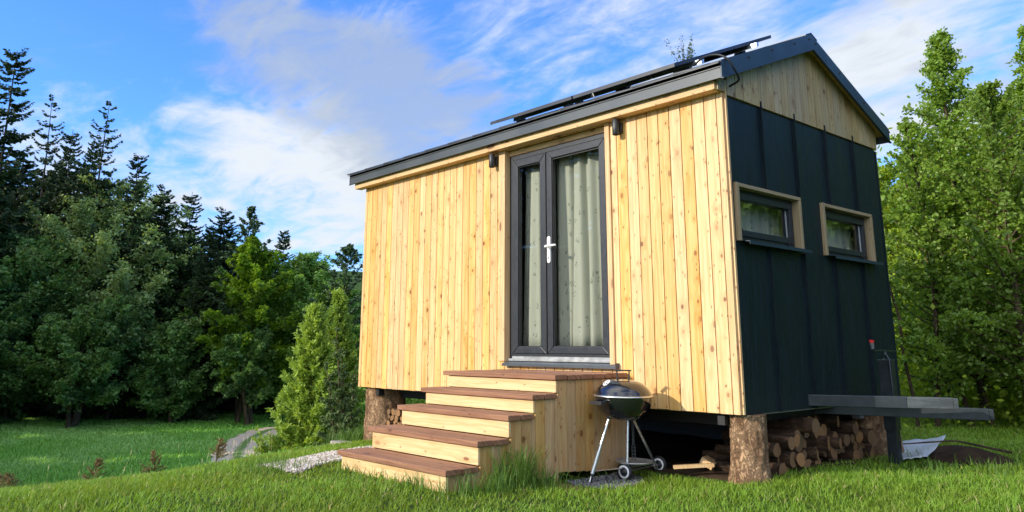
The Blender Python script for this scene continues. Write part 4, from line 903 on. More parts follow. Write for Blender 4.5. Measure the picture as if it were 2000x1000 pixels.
# ------------------------------------------------------------------ grass
def blades(P, length, width, lean, seed=1, segs=2):
    rs = np.random.default_rng(seed); n = len(P); a = rs.uniform(0, 6.283, n); ld = np.stack([np.cos(a), np.sin(a), np.zeros(n)], 1)
    fa = a+rs.uniform(1.0, 2.1, n); wd = np.stack([np.cos(fa), np.sin(fa), np.zeros(n)], 1)*width[:, None]/2
    le = (lean*rs.uniform(.3, 1.5, n))[:, None]*length[:, None]; up = np.array([0, 0, 1.])[None]*length[:, None]
    p0 = P; p1 = P+up*.55+ld*le*.35; p2 = P+up*(1-.25*np.minimum(1, le/length[:, None]))+ld*le
    q = np.stack([p0-wd, p0+wd, p1+wd*.8, p1-wd*.8], 1).reshape(-1, 3); t = np.stack([p1-wd*.8, p1+wd*.8, p2], 1).reshape(-1, 3)
    nq, nt = len(P), len(P)
    # shared vertices so that a blade is one island
    V = np.stack([p0-wd, p0+wd, p1+wd*.8, p1-wd*.8, p2], 1).reshape(-1, 3)
    base = np.arange(n)[:, None]*5; loops = np.concatenate([base+np.array([0, 1, 2, 3]), base+np.array([3, 2, 4])], 1).ravel()
    me = bpy.data.meshes.new('grass'); me.vertices.add(len(V)); me.vertices.foreach_set('co', V.astype(np.float32).ravel())
    me.loops.add(len(loops)); me.loops.foreach_set('vertex_index', loops.astype(np.int32)); me.polygons.add(2*n)
    ls = (np.arange(n)[:, None]*7+np.array([0, 4])).ravel(); me.polygons.foreach_set('loop_start', ls.astype(np.int32)); me.polygons.foreach_set('loop_total', np.tile([4, 3], n).astype(np.int32)); me.update(calc_edges=True)
    return me
def in_house(x, y): return (x > -5.0) & (x < .02) & (y > .0) & (y < 2.65)
def in_stairs(x, y): return (x > SX0-.01) & (x < SX1+.0) & (y > fr[0]+.04) & (y < .1)
def polar(n, r0, r1, a0, a1, power=1.):
    r_ = (r0**power+(r1**power-r0**power)*rng.random(n))**(1/power); px = rng.uniform(a0, a1, n)
    d = FW[None]+RT[None]*((px-PPX)/FPX)[:, None]; d[:, 2] = 0; d /= np.linalg.norm(d, axis=1)[:, None]
    return CAM[0]+d[:, 0]*r_, CAM[1]+d[:, 1]*r_, r_
x_, y_, r_ = polar(430000, 1.6, 13.5, -450, 2450, 1.15)
den = .5+.5*np.sin(x_*2.1+1.2*np.sin(y_*1.7))*np.sin(y_*2.6+x_)
ux, uy = unz(1105, 944, -.47); q1 = (x_-ux)*RT[0]+(y_-uy)*RT[1]; q2 = -(x_-ux)*RT[1]+(y_-uy)*RT[0]
bare = ((q1/.17)**2+(q2/.16)**2 < 1+.4*np.sin(q1*40)) & (rng.random(len(x_)) < .9)
keep = ~in_house(x_, y_) & ~in_stairs(x_, y_) & ~(gravel_mask(x_, y_) & (rng.random(len(x_)) < .985)) & ~(dark_mask(x_, y_) & (rng.random(len(x_)) < .93)) & ~bare & (np.hypot((x_-mx)/.5, (y_-my)/.4) > .9)
x_, y_, r_, den = x_[keep], y_[keep], r_[keep], den[keep]
ln = rng.uniform(.022, .062, len(x_))*(.75+.5*den)*(1+.15*(rng.random(len(x_)) < .1)); wd = (.0026+.00055*r_)*rng.uniform(.7, 1.3, len(x_))
crest = np.clip((-(x_)-3.6)/1.5, 0, 1)
me = blades(np.c_[x_, y_, gz(x_, y_)-.006], ln, wd, .95*np.ones(len(x_)), 3)
tag(link('lawn_grass', me, None, (M['blade'],)), 'short sunlit lawn of fine grass blades around the cabin', 'grass', kind='stuff')
# taller unmown tufts: beside the stairs, at the kerb stone and along the bank
T = []
def tuft(cx, cy, n, rad, l0, l1, w=.0055):
    a = rng.uniform(0, 6.28, n); rr = rad*np.sqrt(rng.random(n)); T.append(np.c_[cx+rr*np.cos(a), cy+rr*np.sin(a), rng.uniform(l0, l1, n), np.full(n, w)])
for k in range(24): tuft(rng.uniform(-1.0, -.80), rng.uniform(-1.78, -.90), 20, .08, .07, .21, .005)
for k in range(14): tuft(rng.uniform(-1.0, -.90), rng.uniform(-1.45, -1.0), 12, .05, .25, .40, .006)
for k in range(16): tuft(rng.uniform(-2.4, -1.0), rng.uniform(-1.93, -1.83), 14, .08, .06, .16)
for k in range(8): tuft(rng.uniform(-5.6, -5.3), rng.uniform(-.3, .5), 60, .15, .12, .30, .008)
for k in range(40): tuft(rng.uniform(-3.4, -2.5), rng.uniform(-2.5, -1.9), 10, .08, .06, .13)
for k in range(25): tuft(rng.uniform(.15, 1.4), rng.uniform(1.0, 2.2), 10, .1, .08, .15)
A = np.concatenate(T); me = blades(np.c_[A[:, 0], A[:, 1], gz(A[:, 0], A[:, 1])-.01], A[:, 2], A[:, 3], .55*np.ones(len(A)), 5)
tag(link('tall_grass', me, None, (M['blade_dark'],)), 'long unmown grass tufts against the side of the stairs and by the kerb stone', 'grass', kind='stuff')
# rough bank grass just past the crest and meadow
x_ = rng.uniform(-34, -3, 90000); y_ = rng.uniform(-12, 22, 90000)
cx = -4.3-.289*(y_+4)-.35*np.log1p(np.exp(2*(y_-.8)))/2; d_ = cx-x_; k_ = (d_ > -.4) & (rng.random(len(x_)) < np.exp(-np.maximum(0, d_-1)/7)); x_, y_, d_ = x_[k_], y_[k_], d_[k_]
ln = rng.uniform(.04, .15, len(x_))*(.5+.5*np.clip(d_+.3, 0, 1)); me = blades(np.c_[x_, y_, gz(x_, y_)-.01], ln, np.full(len(x_), .010)+.0008*np.hypot(x_-3, y_+5), .5*np.ones(len(x_)), 8)
tag(link('bank_grass', me, None, (M['blade_meadow'],)), 'rough grass on the bank dropping away behind the lawn', 'grass', kind='stuff')
px_ = rng.uniform(-150, 900, 160000); r_ = 22+60*rng.random(len(px_))**.8
d = FW[None]+RT[None]*((px_-PPX)/FPX)[:, None]; d[:, 2] = 0; d /= np.linalg.norm(d, axis=1)[:, None]; x_ = CAM[0]+d[:, 0]*r_; y_ = CAM[1]+d[:, 1]*r_
pcx = np.array(pc); dm = np.full(len(x_), 9.)
for p in pcx[::2]: dm = np.minimum(dm, np.hypot(x_-p[0], y_-p[1]))
k_ = (dm > 1.25) | (rng.random(len(x_)) < .05); k_ &= gz(x_, y_) < -4; x_, y_, r_ = x_[k_], y_[k_], r_[k_]
me = blades(np.c_[x_, y_, gz(x_, y_)-.02], rng.uniform(.10, .25, len(x_)), .010+.0009*r_, .6*np.ones(len(x_)), 9)
tag(link('meadow_grass', me, None, (M['blade_meadow'],)), 'meadow grass in the shaded valley between bank and forest', 'grass', kind='stuff')

# ------------------------------------------------------------------ trees
def leaf_quads(C, size, seed, flat=.0, hexa=False, aspect=1.6, droop=0.):
    """C (n,3) centres, size (n,) -> polygon soup."""
    rs = np.random.default_rng(seed); n = len(C)
    nrm = rs.normal(0, 1, (n, 3)); nrm[:, 2] = np.abs(nrm[:, 2])+flat; nrm /= np.linalg.norm(nrm, axis=1)[:, None]
    t = rs.normal(0, 1, (n, 3)); t[:, 2] -= droop; t -= nrm*(t*nrm).sum(1)[:, None]; t /= np.linalg.norm(t, axis=1)[:, None]; bt_ = np.cross(nrm, t)
    a = (t*size[:, None]/2*aspect)[:, None]; b_ = (bt_*size[:, None]/2)[:, None]; c = C[:, None]
    if hexa: K = [(-1, 0), (-.45, -.85), (.35, -.9), (1, 0), (.35, .9), (-.45, .85)]
    else: K = [(-1, 0), (0, -1), (1, .1), (.1, 1)]
    V = np.concatenate([c+a*k[0]+b_*k[1] for k in K], 1); return V.reshape(-1, 3), len(K)
def limb_path(p0, d0, length, n, curve, rs, wob=.12):
    P = [np.array(p0, float)]; d = np.array(d0, float)/np.linalg.norm(d0)
    for k in range(n):
        d = d+np.array([0, 0, curve/n])+rs.normal(0, wob/np.sqrt(n), 3); d /= np.linalg.norm(d); P.append(P[-1]+d*length/n)
    return np.array(P)
def make_leafy(h, cw, base, n_leaf, lsize, seed, trunk_r, shape='round', hexa=False, lean=(0, 0), nl=46, spread=.06, twigs=5, flat=.3, stems=1):
    """returns (wood mesh builder, leaf polygon soup). cw: crown half width, base: height of lowest foliage."""
    rs = np.random.default_rng(seed); wb = MB(); tips = []
    for s_ in range(stems):
        l0 = np.array(lean)+(rs.normal(0, .10, 2) if stems > 1 else 0); off = rs.normal(0, .12*cw, 2) if s_ else np.zeros(2)
        hh = h*(1 if s_ == 0 else rs.uniform(.85, 1.0) if stems == 5 else rs.uniform(.7, .95))
        nseg = 10; bend = rs.normal(0, .03, 2)
        tp = np.array([[off[0]+l0[0]*hh*t+bend[0]*hh*math.sin(t*3), off[1]+l0[1]*hh*t+bend[1]*hh*math.sin(t*3), hh*t] for t in np.linspace(-.02, 1, nseg+1)])
        wb.tube(tp, [trunk_r*(1-.93*t)**.9+.003 for t in np.linspace(0, 1, nseg+1)], 7)
        for k in range(nl//stems):
            t = base/hh+(1-base/hh)*((k+rs.random())/(nl//stems))**(1.0 if shape == 'cone' else .85); t = min(t, .985)
            i = min(int(t*nseg), nseg-1); p = tp[i]+(tp[i+1]-tp[i])*(t*nseg-i); u = (t-base/hh)/(1-base/hh)
            if shape == 'cone': prof = (1-u)**.95*1.05+.04
            elif shape == 'round': prof = math.sqrt(max(.02, 1-(2*u-.85)**2*.78))*(1 if u < .6 else (1-(u-.6)*.9))
            else: prof = (.75+.3*math.sin(u*3.1))*(1-u**3)
            ln = cw*prof*rs.uniform(.75, 1.12)
            a = k*2.4+rs.normal(0, .4); el = rs.uniform(-.05, .42)+(.25 if shape == 'cone' else .45)*u
            d0 = (math.cos(a)*math.cos(el), math.sin(a)*math.cos(el), math.sin(el)); P = limb_path(p, d0, ln, 6, .25, rs)
            r0_ = trunk_r*.33*(1-u*.7); wb.tube(P, [r0_*(1-.85*q/6)+.002 for q in range(7)], 5, caps=False)
            for q in range(1, 7):
                for _ in range(twigs):
                    dd = (P[q]-P[q-1]); dd /= np.linalg.norm(dd); dd = dd*.7+rs.normal(0, .75, 3)+np.array([0, 0, .15]); dd /= np.linalg.norm(dd)
                    lt = (.05+.11*(1-u))*cw*rs.uniform(.5, 1.7)*(1.25-q*.09); tips.append((P[q], P[q]+dd*lt, lt*(.55+.12*q)))
    A0 = np.array([t[0] for t in tips]); A1 = np.array([t[1] for t in tips]); Wt = np.array([t[2] for t in tips])*rs.uniform(.35, 1.6, len(tips)); Wt /= Wt.sum()
    idx_ = rs.choice(len(tips), n_leaf, p=Wt); u = rs.random(n_leaf)[:, None]**.8
    C = A0[idx_]*(1-u)+A1[idx_]*u; C[:, 2] += .04*cw*np.sin(u[:, 0]*3)-.03*cw*u[:, 0]**2; C += rs.normal(0, spread*.42*cw, (n_leaf, 3))*np.array([1, 1, .6])
    C[:, 2] = np.maximum(C[:, 2], .05)
    V, k = leaf_quads(C, lsize*rs.uniform(.6, 1.25, n_leaf), seed+1, flat, hexa)
    return wb, V, k
def plant_tree(name, x, y, wb, V, k, bk, lf, label, group=None, rz=0., cat='tree', leafname='crown', sink=.05):
    o = empty(name, (x, y, float(gz(x, y))-sink), rz, label, cat, group)
    wb.build('trunk', bk, o); me = np_mesh(leafname, V, k); link(leafname, me, o, (lf,)); return o
def copy_thing(o, x, y, rz, s, label, sz=None):
    c = o.copy(); COL.objects.link(c); c.location = (x, y, float(gz(x, y))-.05); c.rotation_euler = (0, 0, rz); c.scale = (s, s, sz or s); c['label'] = label
    for ch in list(o.children): d = ch.copy(); COL.objects.link(d); d.parent = c
    return c
def make_spruce(h, cw, seed, open_=.0, base=.06, trunk_r=.22, dense=1., sprays=15, bend=0.):
    rs = np.random.default_rng(seed); wb = MB(); nseg = 8
    tp = np.array([[bend*math.sin(t*2.5)*h, 0, h*t] for t in np.linspace(0, 1, nseg+1)]); wb.tube(tp, [trunk_r*(1-.96*t)+.01 for t in np.linspace(0, 1, nseg+1)], 7)
    Q = []; z = h*base
    while z < h*.985:
        u = z/h; full = cw*(1-u)**.62*(1 if u > .12 else .6+u*3.3)+.35
        nb = rs.integers(4, 7) if rs.random() > open_*.6 else rs.integers(1, 4)
        a0 = rs.uniform(0, 6.28); i = min(int(u*nseg), nseg-1); c = tp[i]+(tp[i+1]-tp[i])*(u*nseg-i)
        for k in range(nb):
            a = a0+k*6.283/nb+rs.normal(0, .25); ln = full*rs.uniform(.55, 1.15)*(1 if rs.random() > .10 else 1.3)
            el = .55*u-.26+rs.normal(0, .15); zj = rs.normal(0, h*.009); ca, sa = math.cos(a), math.sin(a); P = []
            for q in range(6):
                t = q/5; r_ = ln*t; zz = math.sin(el)*r_-.16*ln*math.sin(t*2.6)+.14*ln*t*t*t; P.append(np.array([c[0]+ca*r_, c[1]+sa*r_, z+zj+zz]))
            wb.tube(P, [.03*(1-u)*(1-.8*t)+.008 for t in np.linspace(0, 1, 6)], 4, caps=False)
            ns = max(14, int(sprays*dense*ln/cw*3.0)+9); P = np.array(P)
            T_ = rs.uniform(.12, 1.0, ns*2); f_ = T_*5; ii = np.minimum(f_.astype(int), 4); B0 = P[ii]+(P[ii+1]-P[ii])*(f_-ii)[:, None]
            sl = ln*(.20+.16*rs.random(ns*2))*(1.15-T_*.65)*(.8+.6*(1-u)); sl = np.clip(sl, .28, .85); side = rs.choice([-1, 1], ns*2)
            fd = np.array([ca, sa, 0]); sd_ = np.array([-sa, ca, 0]); dirv = fd[None]*rs.uniform(.2, .9, ns*2)[:, None]+sd_[None]*(side*rs.uniform(.3, 1., ns*2))[:, None]+np.array([0, 0, 1.])[None]*(-rs.uniform(.2, 1.5, ns*2)*(1-u*.75)+.1)[:, None]
            dirv /= np.linalg.norm(dirv, axis=1)[:, None]
            wv = np.cross(dirv, rs.normal(0, 1, (ns*2, 3))); wv /= np.linalg.norm(wv, axis=1)[:, None]; ww = (sl*rs.uniform(.16, .30, ns*2))[:, None]
            E_ = B0+dirv*sl[:, None]; Md = B0+dirv*(sl*.5)[:, None]
            Q.append(np.stack([B0, Md+wv*ww, E_, Md-wv*ww], 1))
        z += h*(.011+.010*(1-u))*rs.uniform(.7, 1.3)*(1+open_*1.2*rs.random())
    # leader
    V = np.concatenate(Q).reshape(-1, 3); return wb, V, 4

G_CON = 'spruces along the forest edge'
protoS = []
for sdd, kw in ((11, dict(open_=.75, dense=.8)), (12, dict(open_=.35)), (13, dict(open_=.0, dense=1.25)), (14, dict(open_=.9, dense=.65, bend=.02)), (15, dict(open_=.15, dense=1.3))):
    protoS.append(make_spruce(24, 3.3, sdd, **kw))
SPM = []
for p in protoS:
    wb = p[0]; me1 = bpy.data.meshes.new('trunk'); me1.from_pydata(wb.v, [], wb.f); me1.materials.append(M['bark_dark']); me2 = np_mesh('crown', p[1], p[2]); SPM.append((me1, me2))
def put_spruce(kind, px, topy, D, hw, mat, label, group=G_CON, name='spruce_tree'):
    D += max(0, 1000-px)*.0095; x, y = at(px, D, topy); zb_ = float(gz(x, y)); zt = zat(px, topy, D); h = zt-zb_
    o = empty(name, (x, y, zb_-.1), rng.uniform(0, 6.28), label, 'tree', group); s = h/24; sw = (hw/FPX*D)/3.3
    o.scale = (sw, sw, s)
    me1, me2 = SPM[kind]
    link('trunk', me1, o); c = bpy.data.objects.new('crown', me2); COL.objects.link(c); c.parent = o
    if not me2.materials: me2.materials.append(M['spruce'])
    if mat is not M['spruce']:
        c.material_slots[0].link = 'OBJECT'; c.material_slots[0].material = mat
    return o
S = M['spruce']; S2 = M['spruce2']
CON = [(0, 34, 97, 60, 84, S, 'tallest spruce of the forest, at the left edge with long drooping boughs'),
 (2, -25, 215, 58, 80, S2, 'dense green conifer cut by the left edge of the view beside the tallest spruce'),
 (3, 96, 188, 64, 58, S, 'ragged open spruce with a thick bent top, right of the tallest one'),
 (1, 143, 250, 67, 52, S, 'shorter dark spruce in the gap between the two ragged spruces'),
 (1, 186, 268, 66, 42, S, 'slim spruce pressed against the left flank of the thin-topped tall spruce'),
 (3, 222, 196, 63, 66, S, 'tall thin-topped spruce with a bare visible stem above the grey willow crown'),
 (0, 272, 300, 62, 56, S, 'spruce stepping down to the right of the thin-topped tall spruce'),
 (4, 322, 362, 63, 60, S, 'bushy twin-tipped spruce right above the grey willow crown'),
 (1, 376, 372, 64, 56, S, 'pointed dark spruce in the middle of the forest skyline'),
 (4, 441, 405, 66, 60, S, 'wide black spruce left of the airy pine on the skyline'),
 (2, 412, 440, 60, 44, S, 'lower dark spruce in front of the wide black spruce'),
 (2, 556, 449, 66, 44, S2, 'compact cone-shaped spruce standing clear right of the airy pine'),
 (1, 523, 480, 67, 34, S, 'small dark spruce between the airy pine and the cone-shaped spruce'),
 (1, 592, 496, 66, 30, S, 'small narrow spruce just right of the cone-shaped spruce'),
 (3, 625, 500, 72, 34, S, 'tiny pointed spruce alone on the low part of the skyline'),
 (1, 652, 540, 70, 34, S, 'low spruce between the tiny pointed spruce and the feathery pine')]
for kind, px, ty, D, hw, mt, lab in CON: put_spruce(kind, px, ty, D, hw, mt, lab)
# airy pines
for k_, (px, ty, D, hw, lab) in enumerate([(494, 401, 63, 46, 'airy pine with see-through tufted top on the skyline'), (686, 478, 56, 52, 'feathery pine close to the left edge of the cabin')]):
    x, y = at(px, D, ty); h = zat(px, ty, D)-float(gz(x, y)); wb, V, k = make_leafy(h, hw/FPX*D*1.45, h*.35, 6500, .16, 60+k_, .16, 'oval', nl=44, spread=.05, twigs=3, flat=.9)
    plant_tree('pine_tree', x, y, wb, V, k, M['bark_dark'], M['pine'], lab)
# dark spruces filling the depth of the wood
for i in range(44):
    px = -110+i*26+rng.uniform(-8, 8); lim = np.interp(px, [-100, 0, 100, 200, 300, 450, 600, 720, 900], [250, 285, 300, 330, 395, 455, 535, 580, 630])
    put_spruce([2, 4][i % 2], px, lim+rng.uniform(0, 40), rng.uniform(69, 78), 74, S, 'dark spruce deep in the wood behind the front row of trees', 'dark spruces deep in the wood')
# broadleaved edge
EDGE = [('willow_tree', 212, 357, 57, 158, 'leaf_grey', 'round', 'large grey-green willow with the broad domed crown at the left of the meadow', 26000, 5, .10),
 ('alder_tree', 45, 478, 54, 130, 'leaf_dark', 'round', 'dark green leafy tree low at the left edge, left of the grey willow', 20000, 4, .11),
 ('alder_tree', 345, 500, 59, 90, 'leaf_dark', 'round', 'narrow dark leafy tree right beside the grey willow', 15000, 6, .10),
 ('maple_tree', 484, 466, 52, 92, 'leaf_bright', 'oval', 'bright yellow-green maple, the only vivid crown in the forest edge', 16000, 7, .09),
 ('alder_tree', 418, 520, 56, 72, 'leaf_mid', 'oval', 'mid-green leafy tree just left of the bright maple with pale stems below', 15000, 8, .09),
 ('alder_tree', 588, 505, 55, 105, 'leaf_mid', 'round', 'rounded soft green tree right of the bright maple behind the track', 20000, 9, .09),
 ('alder_tree', 672, 560, 50, 76, 'leaf_mid', 'round', 'soft green tree between the track and the cabin, behind the larches', 14000, 10, .09),
 ('alder_tree', 505, 590, 51, 62, 'leaf_dark', 'oval', 'lower leafy tree in front of the bright maple near the track', 13000, 12, .08),
 ('alder_tree', 165, 590, 50, 95, 'leaf_dark', 'round', 'lower leafy tree with leaning bare stems below the grey willow', 15000, 13, .09),
 ('alder_tree', 350, 640, 52, 78, 'leaf_dark', 'round', 'low bushy tree at the meadow edge between the two groups of bare stems', 13000, 14, .09),
 ('alder_tree', -60, 560, 50, 90, 'leaf_dark', 'round', 'leafy tree half outside the left edge of the view', 13000, 15, .09)]
for nm, px, ty, D, hw, lf, shp, lab, nlv, sdd, sp_ in EDGE:
    D += 5.5+max(0, 1000-px)*.0095; x, y = at(px, D, ty*.6+655*.4); h = zat(px, ty, D)-float(gz(x, y)); ln = (R(8), R(10)) if px in (165,) else (0, 0)
    wb, V, k = make_leafy(h, hw/FPX*D, h*(.10 if px in (345, 588, 672, 350, 45) else .2), int(nlv*1.9), .175, sdd*7, .17, shp, nl=95, spread=.075, twigs=6, stems=3 if px in (165, 418, 505, 212) else 1, lean=ln)
    plant_tree(nm, x, y, wb, V, k, M['bark_mid'], M[lf], lab, 'leafy trees along the meadow')
# trees beyond the left edge of the view, which keep the valley in shade
for i in range(17):
    x = -24-i*4.4; y = -13-(i % 3)*4+rng.uniform(-1, 1)+i*.28
    o = empty('spruce_tree', (x, y, float(gz(x, y))-.1), rng.uniform(0, 6), 'tall spruce of the wood left of the meadow, outside the view', 'tree', 'spruces left of the meadow'); o.scale = (1.5, 1.5, 1.0)
    link('trunk', SPM[4][0], o); c = bpy.data.objects.new('crown', SPM[4][1]); COL.objects.link(c); c.parent = o

for i, (x, y, sc_) in enumerate([(-27, -30, .72), (-30.5, -28, .8), (-34, -31, .85), (-38, -29, .9), (-29, -36, .9), (-42, -33, 1.0), (-35, -37, 1.0)]):
    o = empty('spruce_tree', (x, y, float(gz(x, y))-.1), i*1.1, 'dark spruce on the slope left of the camera, mirrored in the door glass', 'tree', 'spruces on the slope left of the camera'); o.scale = (1.6*sc_, 1.6*sc_, sc_)
    link('trunk', SPM[4][0], o); c = bpy.data.objects.new('crown', SPM[4][1]); COL.objects.link(c); c.parent = o

# larches on the bank
def make_larch(h, cw, seed, nb=150, per=90, needle=.055, mat=None):
    rs = np.random.default_rng(seed); wb = MB(); tp = limb_path((0, 0, 0), (0, 0, 1), h, 10, .2, rs, .05); wb.tube(tp, [.045*(1-.93*t/10)+.003 for t in range(11)], 6)
    C = []; D_ = []
    for k in range(nb):
        u = ((k+rs.random())/nb)**.9*.97; i = min(int(u*10), 9); p = tp[i]+(tp[i+1]-tp[i])*(u*10-i); ln = cw*(1-u)**.82*rs.uniform(.6, 1.25)+.07
        a = k*2.4+rs.normal(0, .3); el = -.05+.75*u+rs.normal(0, .12); P = limb_path(p, (math.cos(a)*math.cos(el), math.sin(a)*math.cos(el), math.sin(el)), ln, 6, .55, rs, .10)
        wb.tube(P, [.011*(1-.8*q/6)*(1.1-u)+.0015 for q in range(7)], 4, caps=False)
        subs = [P]
        for s_ in range(int(6*(1-u))+2):
            q = rs.integers(1, 6); d = P[q]-P[q-1]; d /= np.linalg.norm(d); dd = d+rs.normal(0, .5, 3)+np.array([0, 0, .35]); subs.append(limb_path(P[q], dd, ln*rs.uniform(.2, .45)+.05, 6, .4, rs, .08))
        for Pq in subs:
            n = max(8, int(per*np.linalg.norm(Pq[-1]-Pq[0])/cw)); f_ = rs.uniform(.3, 6, n); ii = np.minimum(f_.astype(int), 5); C.append(Pq[ii]+(Pq[ii+1]-Pq[ii])*(f_-ii)[:, None]); D_.append(Pq[ii+1]-Pq[ii])
    C = np.concatenate(C); D_ = np.concatenate(D_); D_ /= np.linalg.norm(D_, axis=1)[:, None]; n = len(C)
    rd = rs.normal(0, 1, (n, 3)); dirn = D_*.7+rd*.6; dirn /= np.linalg.norm(dirn, axis=1)[:, None]; wv = np.cross(dirn, rs.normal(0, 1, (n, 3))); wv /= np.linalg.norm(wv, axis=1)[:, None]
    sl = needle*rs.uniform(.6, 1.3, n)[:, None]; ww = sl*.17; V = np.stack([C, C+dirn*sl*.5+wv*ww, C+dirn*sl, C+dirn*sl*.5-wv*ww], 1).reshape(-1, 3); return wb, V, 4
for px, ty, D, hw, sdd, lab in ((612, 590, 14.5, 66, 1, 'young feathery larch with a nodding tip, left one of the pair on the bank'), (662, 560, 15.2, 62, 2, 'taller straight-topped young larch of the pair on the bank')):
    x, y = at(px, D, ty); h = zat(px, ty, D)-float(gz(x, y)); wb, V, k = make_larch(h, hw/FPX*D*1.15, sdd, nb=230, per=130, needle=.075); plant_tree('larch_tree', x, y, wb, V, k, M['bark_mid'], M['larch'], lab, 'young larches on the bank')
for px, ty, D, hw, sdd, lab in ((690, 632, 13.6, 34, 3, 'slender grey-green sapling beside the left end of the cabin'), (668, 700, 13.0, 36, 5, 'grey-green leafy shrub at the foot of the larches')):
    x, y = at(px, D, ty); h = zat(px, ty, D)-float(gz(x, y)); wb, V, k = make_leafy(h, hw/FPX*D*1.2, .1, 7000, .036, sdd, .02, 'cone', nl=44, spread=.05, twigs=4, flat=.1, stems=3)
    plant_tree('sapling', x, y, wb, V, k, M['bark_mid'], M['shrub'], lab, 'saplings by the larches')
# shrubs seen under the cabin
for px, D in ((760, 17), (830, 19)):
    x, y = at(px, D); wb, V, k = make_leafy(1.6, 1.5, .05, 9000, .06, int(px), .03, 'round', nl=40, spread=.1, twigs=4); plant_tree('shrub', x, y, wb, V, k, M['bark_mid'], M['leaf_mid'], 'low green shrub glimpsed under the cabin %s' % ('beside the left stump' if px == 760 else 'above the steps'), cat='shrub')
# birch peeping over the roof
x, y = at(1336, 15, 110); zb_ = float(gz(x, y)); h = zat(1327, 73, 15)-zb_+.22; rs = np.random.default_rng(5); wb = MB(); tk = [(0, 0, -.1), (.05, .03, h*.4), (0, 0, h-1.5)]; wb.tube(tk, [.045, .032, .016], 7); C = []
for k in range(26):
    a = k*2.4; z0 = h-rs.uniform(.5, 2.2); z0 = min(z0, h-.55); P = limb_path((0, 0, z0-.3), (math.cos(a)*.32, math.sin(a)*.32, 1), min(rs.uniform(.6, 1.0), (h-z0)+.34), 6, .4, rs, .12)
    wb.tube(P, [.007, .006, .005, .004, .003, .002, .0015], 4, caps=False); f_ = rs.uniform(.8, 6, 70); ii = np.minimum(f_.astype(int), 5); C.append(P[ii]+(P[ii+1]-P[ii])*(f_-ii)[:, None]+rs.normal(0, .022, (70, 3)))
wb.tube([(0, 0, h-1.55), (0, 0, h-.35)], [.016, .004], 5)
C = np.concatenate(C); V, k = leaf_quads(C, .024*rs.uniform(.7, 1.3, len(C)), 3, .1, True, 1.4)
plant_tree('birch_tree', x, y, wb, V, k, M['bark_mid'], M['birch'], 'slim birch whose thin top peeps over the roof between the solar panels', sink=0)

# trees right of the cabin
RT_ = [('alder_tree', 1834, 66, 12.0, 1855, 160, 'cone', 'alder', 26000, .055, 31, 'tall cone-shaped alder with a separate leafy tip right of the cabin', .055),
 ('alder_tree', 1765, 235, 11.2, 1765, 80, 'round', 'alder', 9000, .055, 32, 'smaller alder whose thin leafy branches reach out beside the right gable edge', .035),
 ('alder_tree', 1925, 170, 11.0, 1930, 120, 'round', 'alder', 20000, .055, 33, 'broad leafy alder right of the cone-shaped one', .05),
 ('alder_tree', 2010, 45, 11.8, 2015, 120, 'cone', 'alder', 22000, .055, 34, 'tall alder cut by the right edge of the view', .06),
 ('alder_tree', 2120, 60, 13, 2120, 150, 'round', 'alder', 15000, .06, 35, 'leafy alder just outside the right edge of the view', .06)]
for nm, px, ty, D, bx_, hw, shp, lf, nlv, ls, sdd, lab, tr_ in RT_:
    x, y = at(px, D, ty); h = zat(px, ty, D)-float(gz(x, y)); wb, V, k = make_leafy(h, hw/FPX*D*1.2, h*.10, int(nlv*1.25), ls*.58, sdd, tr_, shp, hexa=True, nl=100, spread=.05, twigs=6, flat=.15)
    plant_tree(nm, x, y, wb, V, k, M['bark_mid'], M[lf], lab, 'alders right of the cabin')
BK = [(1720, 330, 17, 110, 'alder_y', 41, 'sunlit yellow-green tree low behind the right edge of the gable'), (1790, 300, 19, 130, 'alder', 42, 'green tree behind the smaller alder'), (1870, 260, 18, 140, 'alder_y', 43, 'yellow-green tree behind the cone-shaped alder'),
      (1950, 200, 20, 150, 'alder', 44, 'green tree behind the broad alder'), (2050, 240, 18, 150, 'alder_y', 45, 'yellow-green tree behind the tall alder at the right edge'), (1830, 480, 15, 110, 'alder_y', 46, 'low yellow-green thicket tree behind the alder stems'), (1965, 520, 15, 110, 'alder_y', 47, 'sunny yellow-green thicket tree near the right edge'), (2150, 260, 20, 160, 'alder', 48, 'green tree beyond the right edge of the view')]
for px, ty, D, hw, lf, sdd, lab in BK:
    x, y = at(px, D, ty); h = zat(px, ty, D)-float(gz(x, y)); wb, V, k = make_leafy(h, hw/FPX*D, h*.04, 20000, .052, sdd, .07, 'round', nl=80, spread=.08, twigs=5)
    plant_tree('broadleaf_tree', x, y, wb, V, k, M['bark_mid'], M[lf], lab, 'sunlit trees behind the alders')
for i in range(12):
    px = 1560+i*62; D = 24+3*(i % 3); x, y = at(px, D); h = 4.2+rng.uniform(0, 1.5)
    if i == 0:
        wb, V, k = make_leafy(5.2, 2.6, .1, 22000, .13, 90, .09, 'round', nl=80, spread=.09, twigs=5); b0 = plant_tree('broadleaf_tree', x, y, wb, V, k, M['bark_dark'], M['leaf_mid'], 'shaded tree deep in the wood right of the cabin', 'shaded trees deep in the right-hand wood')
    else: copy_thing(b0, x, y, rng.uniform(0, 6), h/5.2, 'shaded tree deep in the wood right of the cabin')
for i, (x, y, s_) in enumerate([(3.2, 9.5, 1.0), (6.2, 9.0, 1.1), (5., 12.5, 1.3), (8.8, 9.5, 1.2), (9.5, 6.0, 1.1), (11.5, 11, 1.4), (2.2, 13, 1.25), (7.6, 14, 1.4)]):
    copy_thing(b0, x, y, i*1.3, s_, 'leafy tree of the wood to the right of the view, mirrored in the gable windows', None)['group'] = 'trees right of the view'
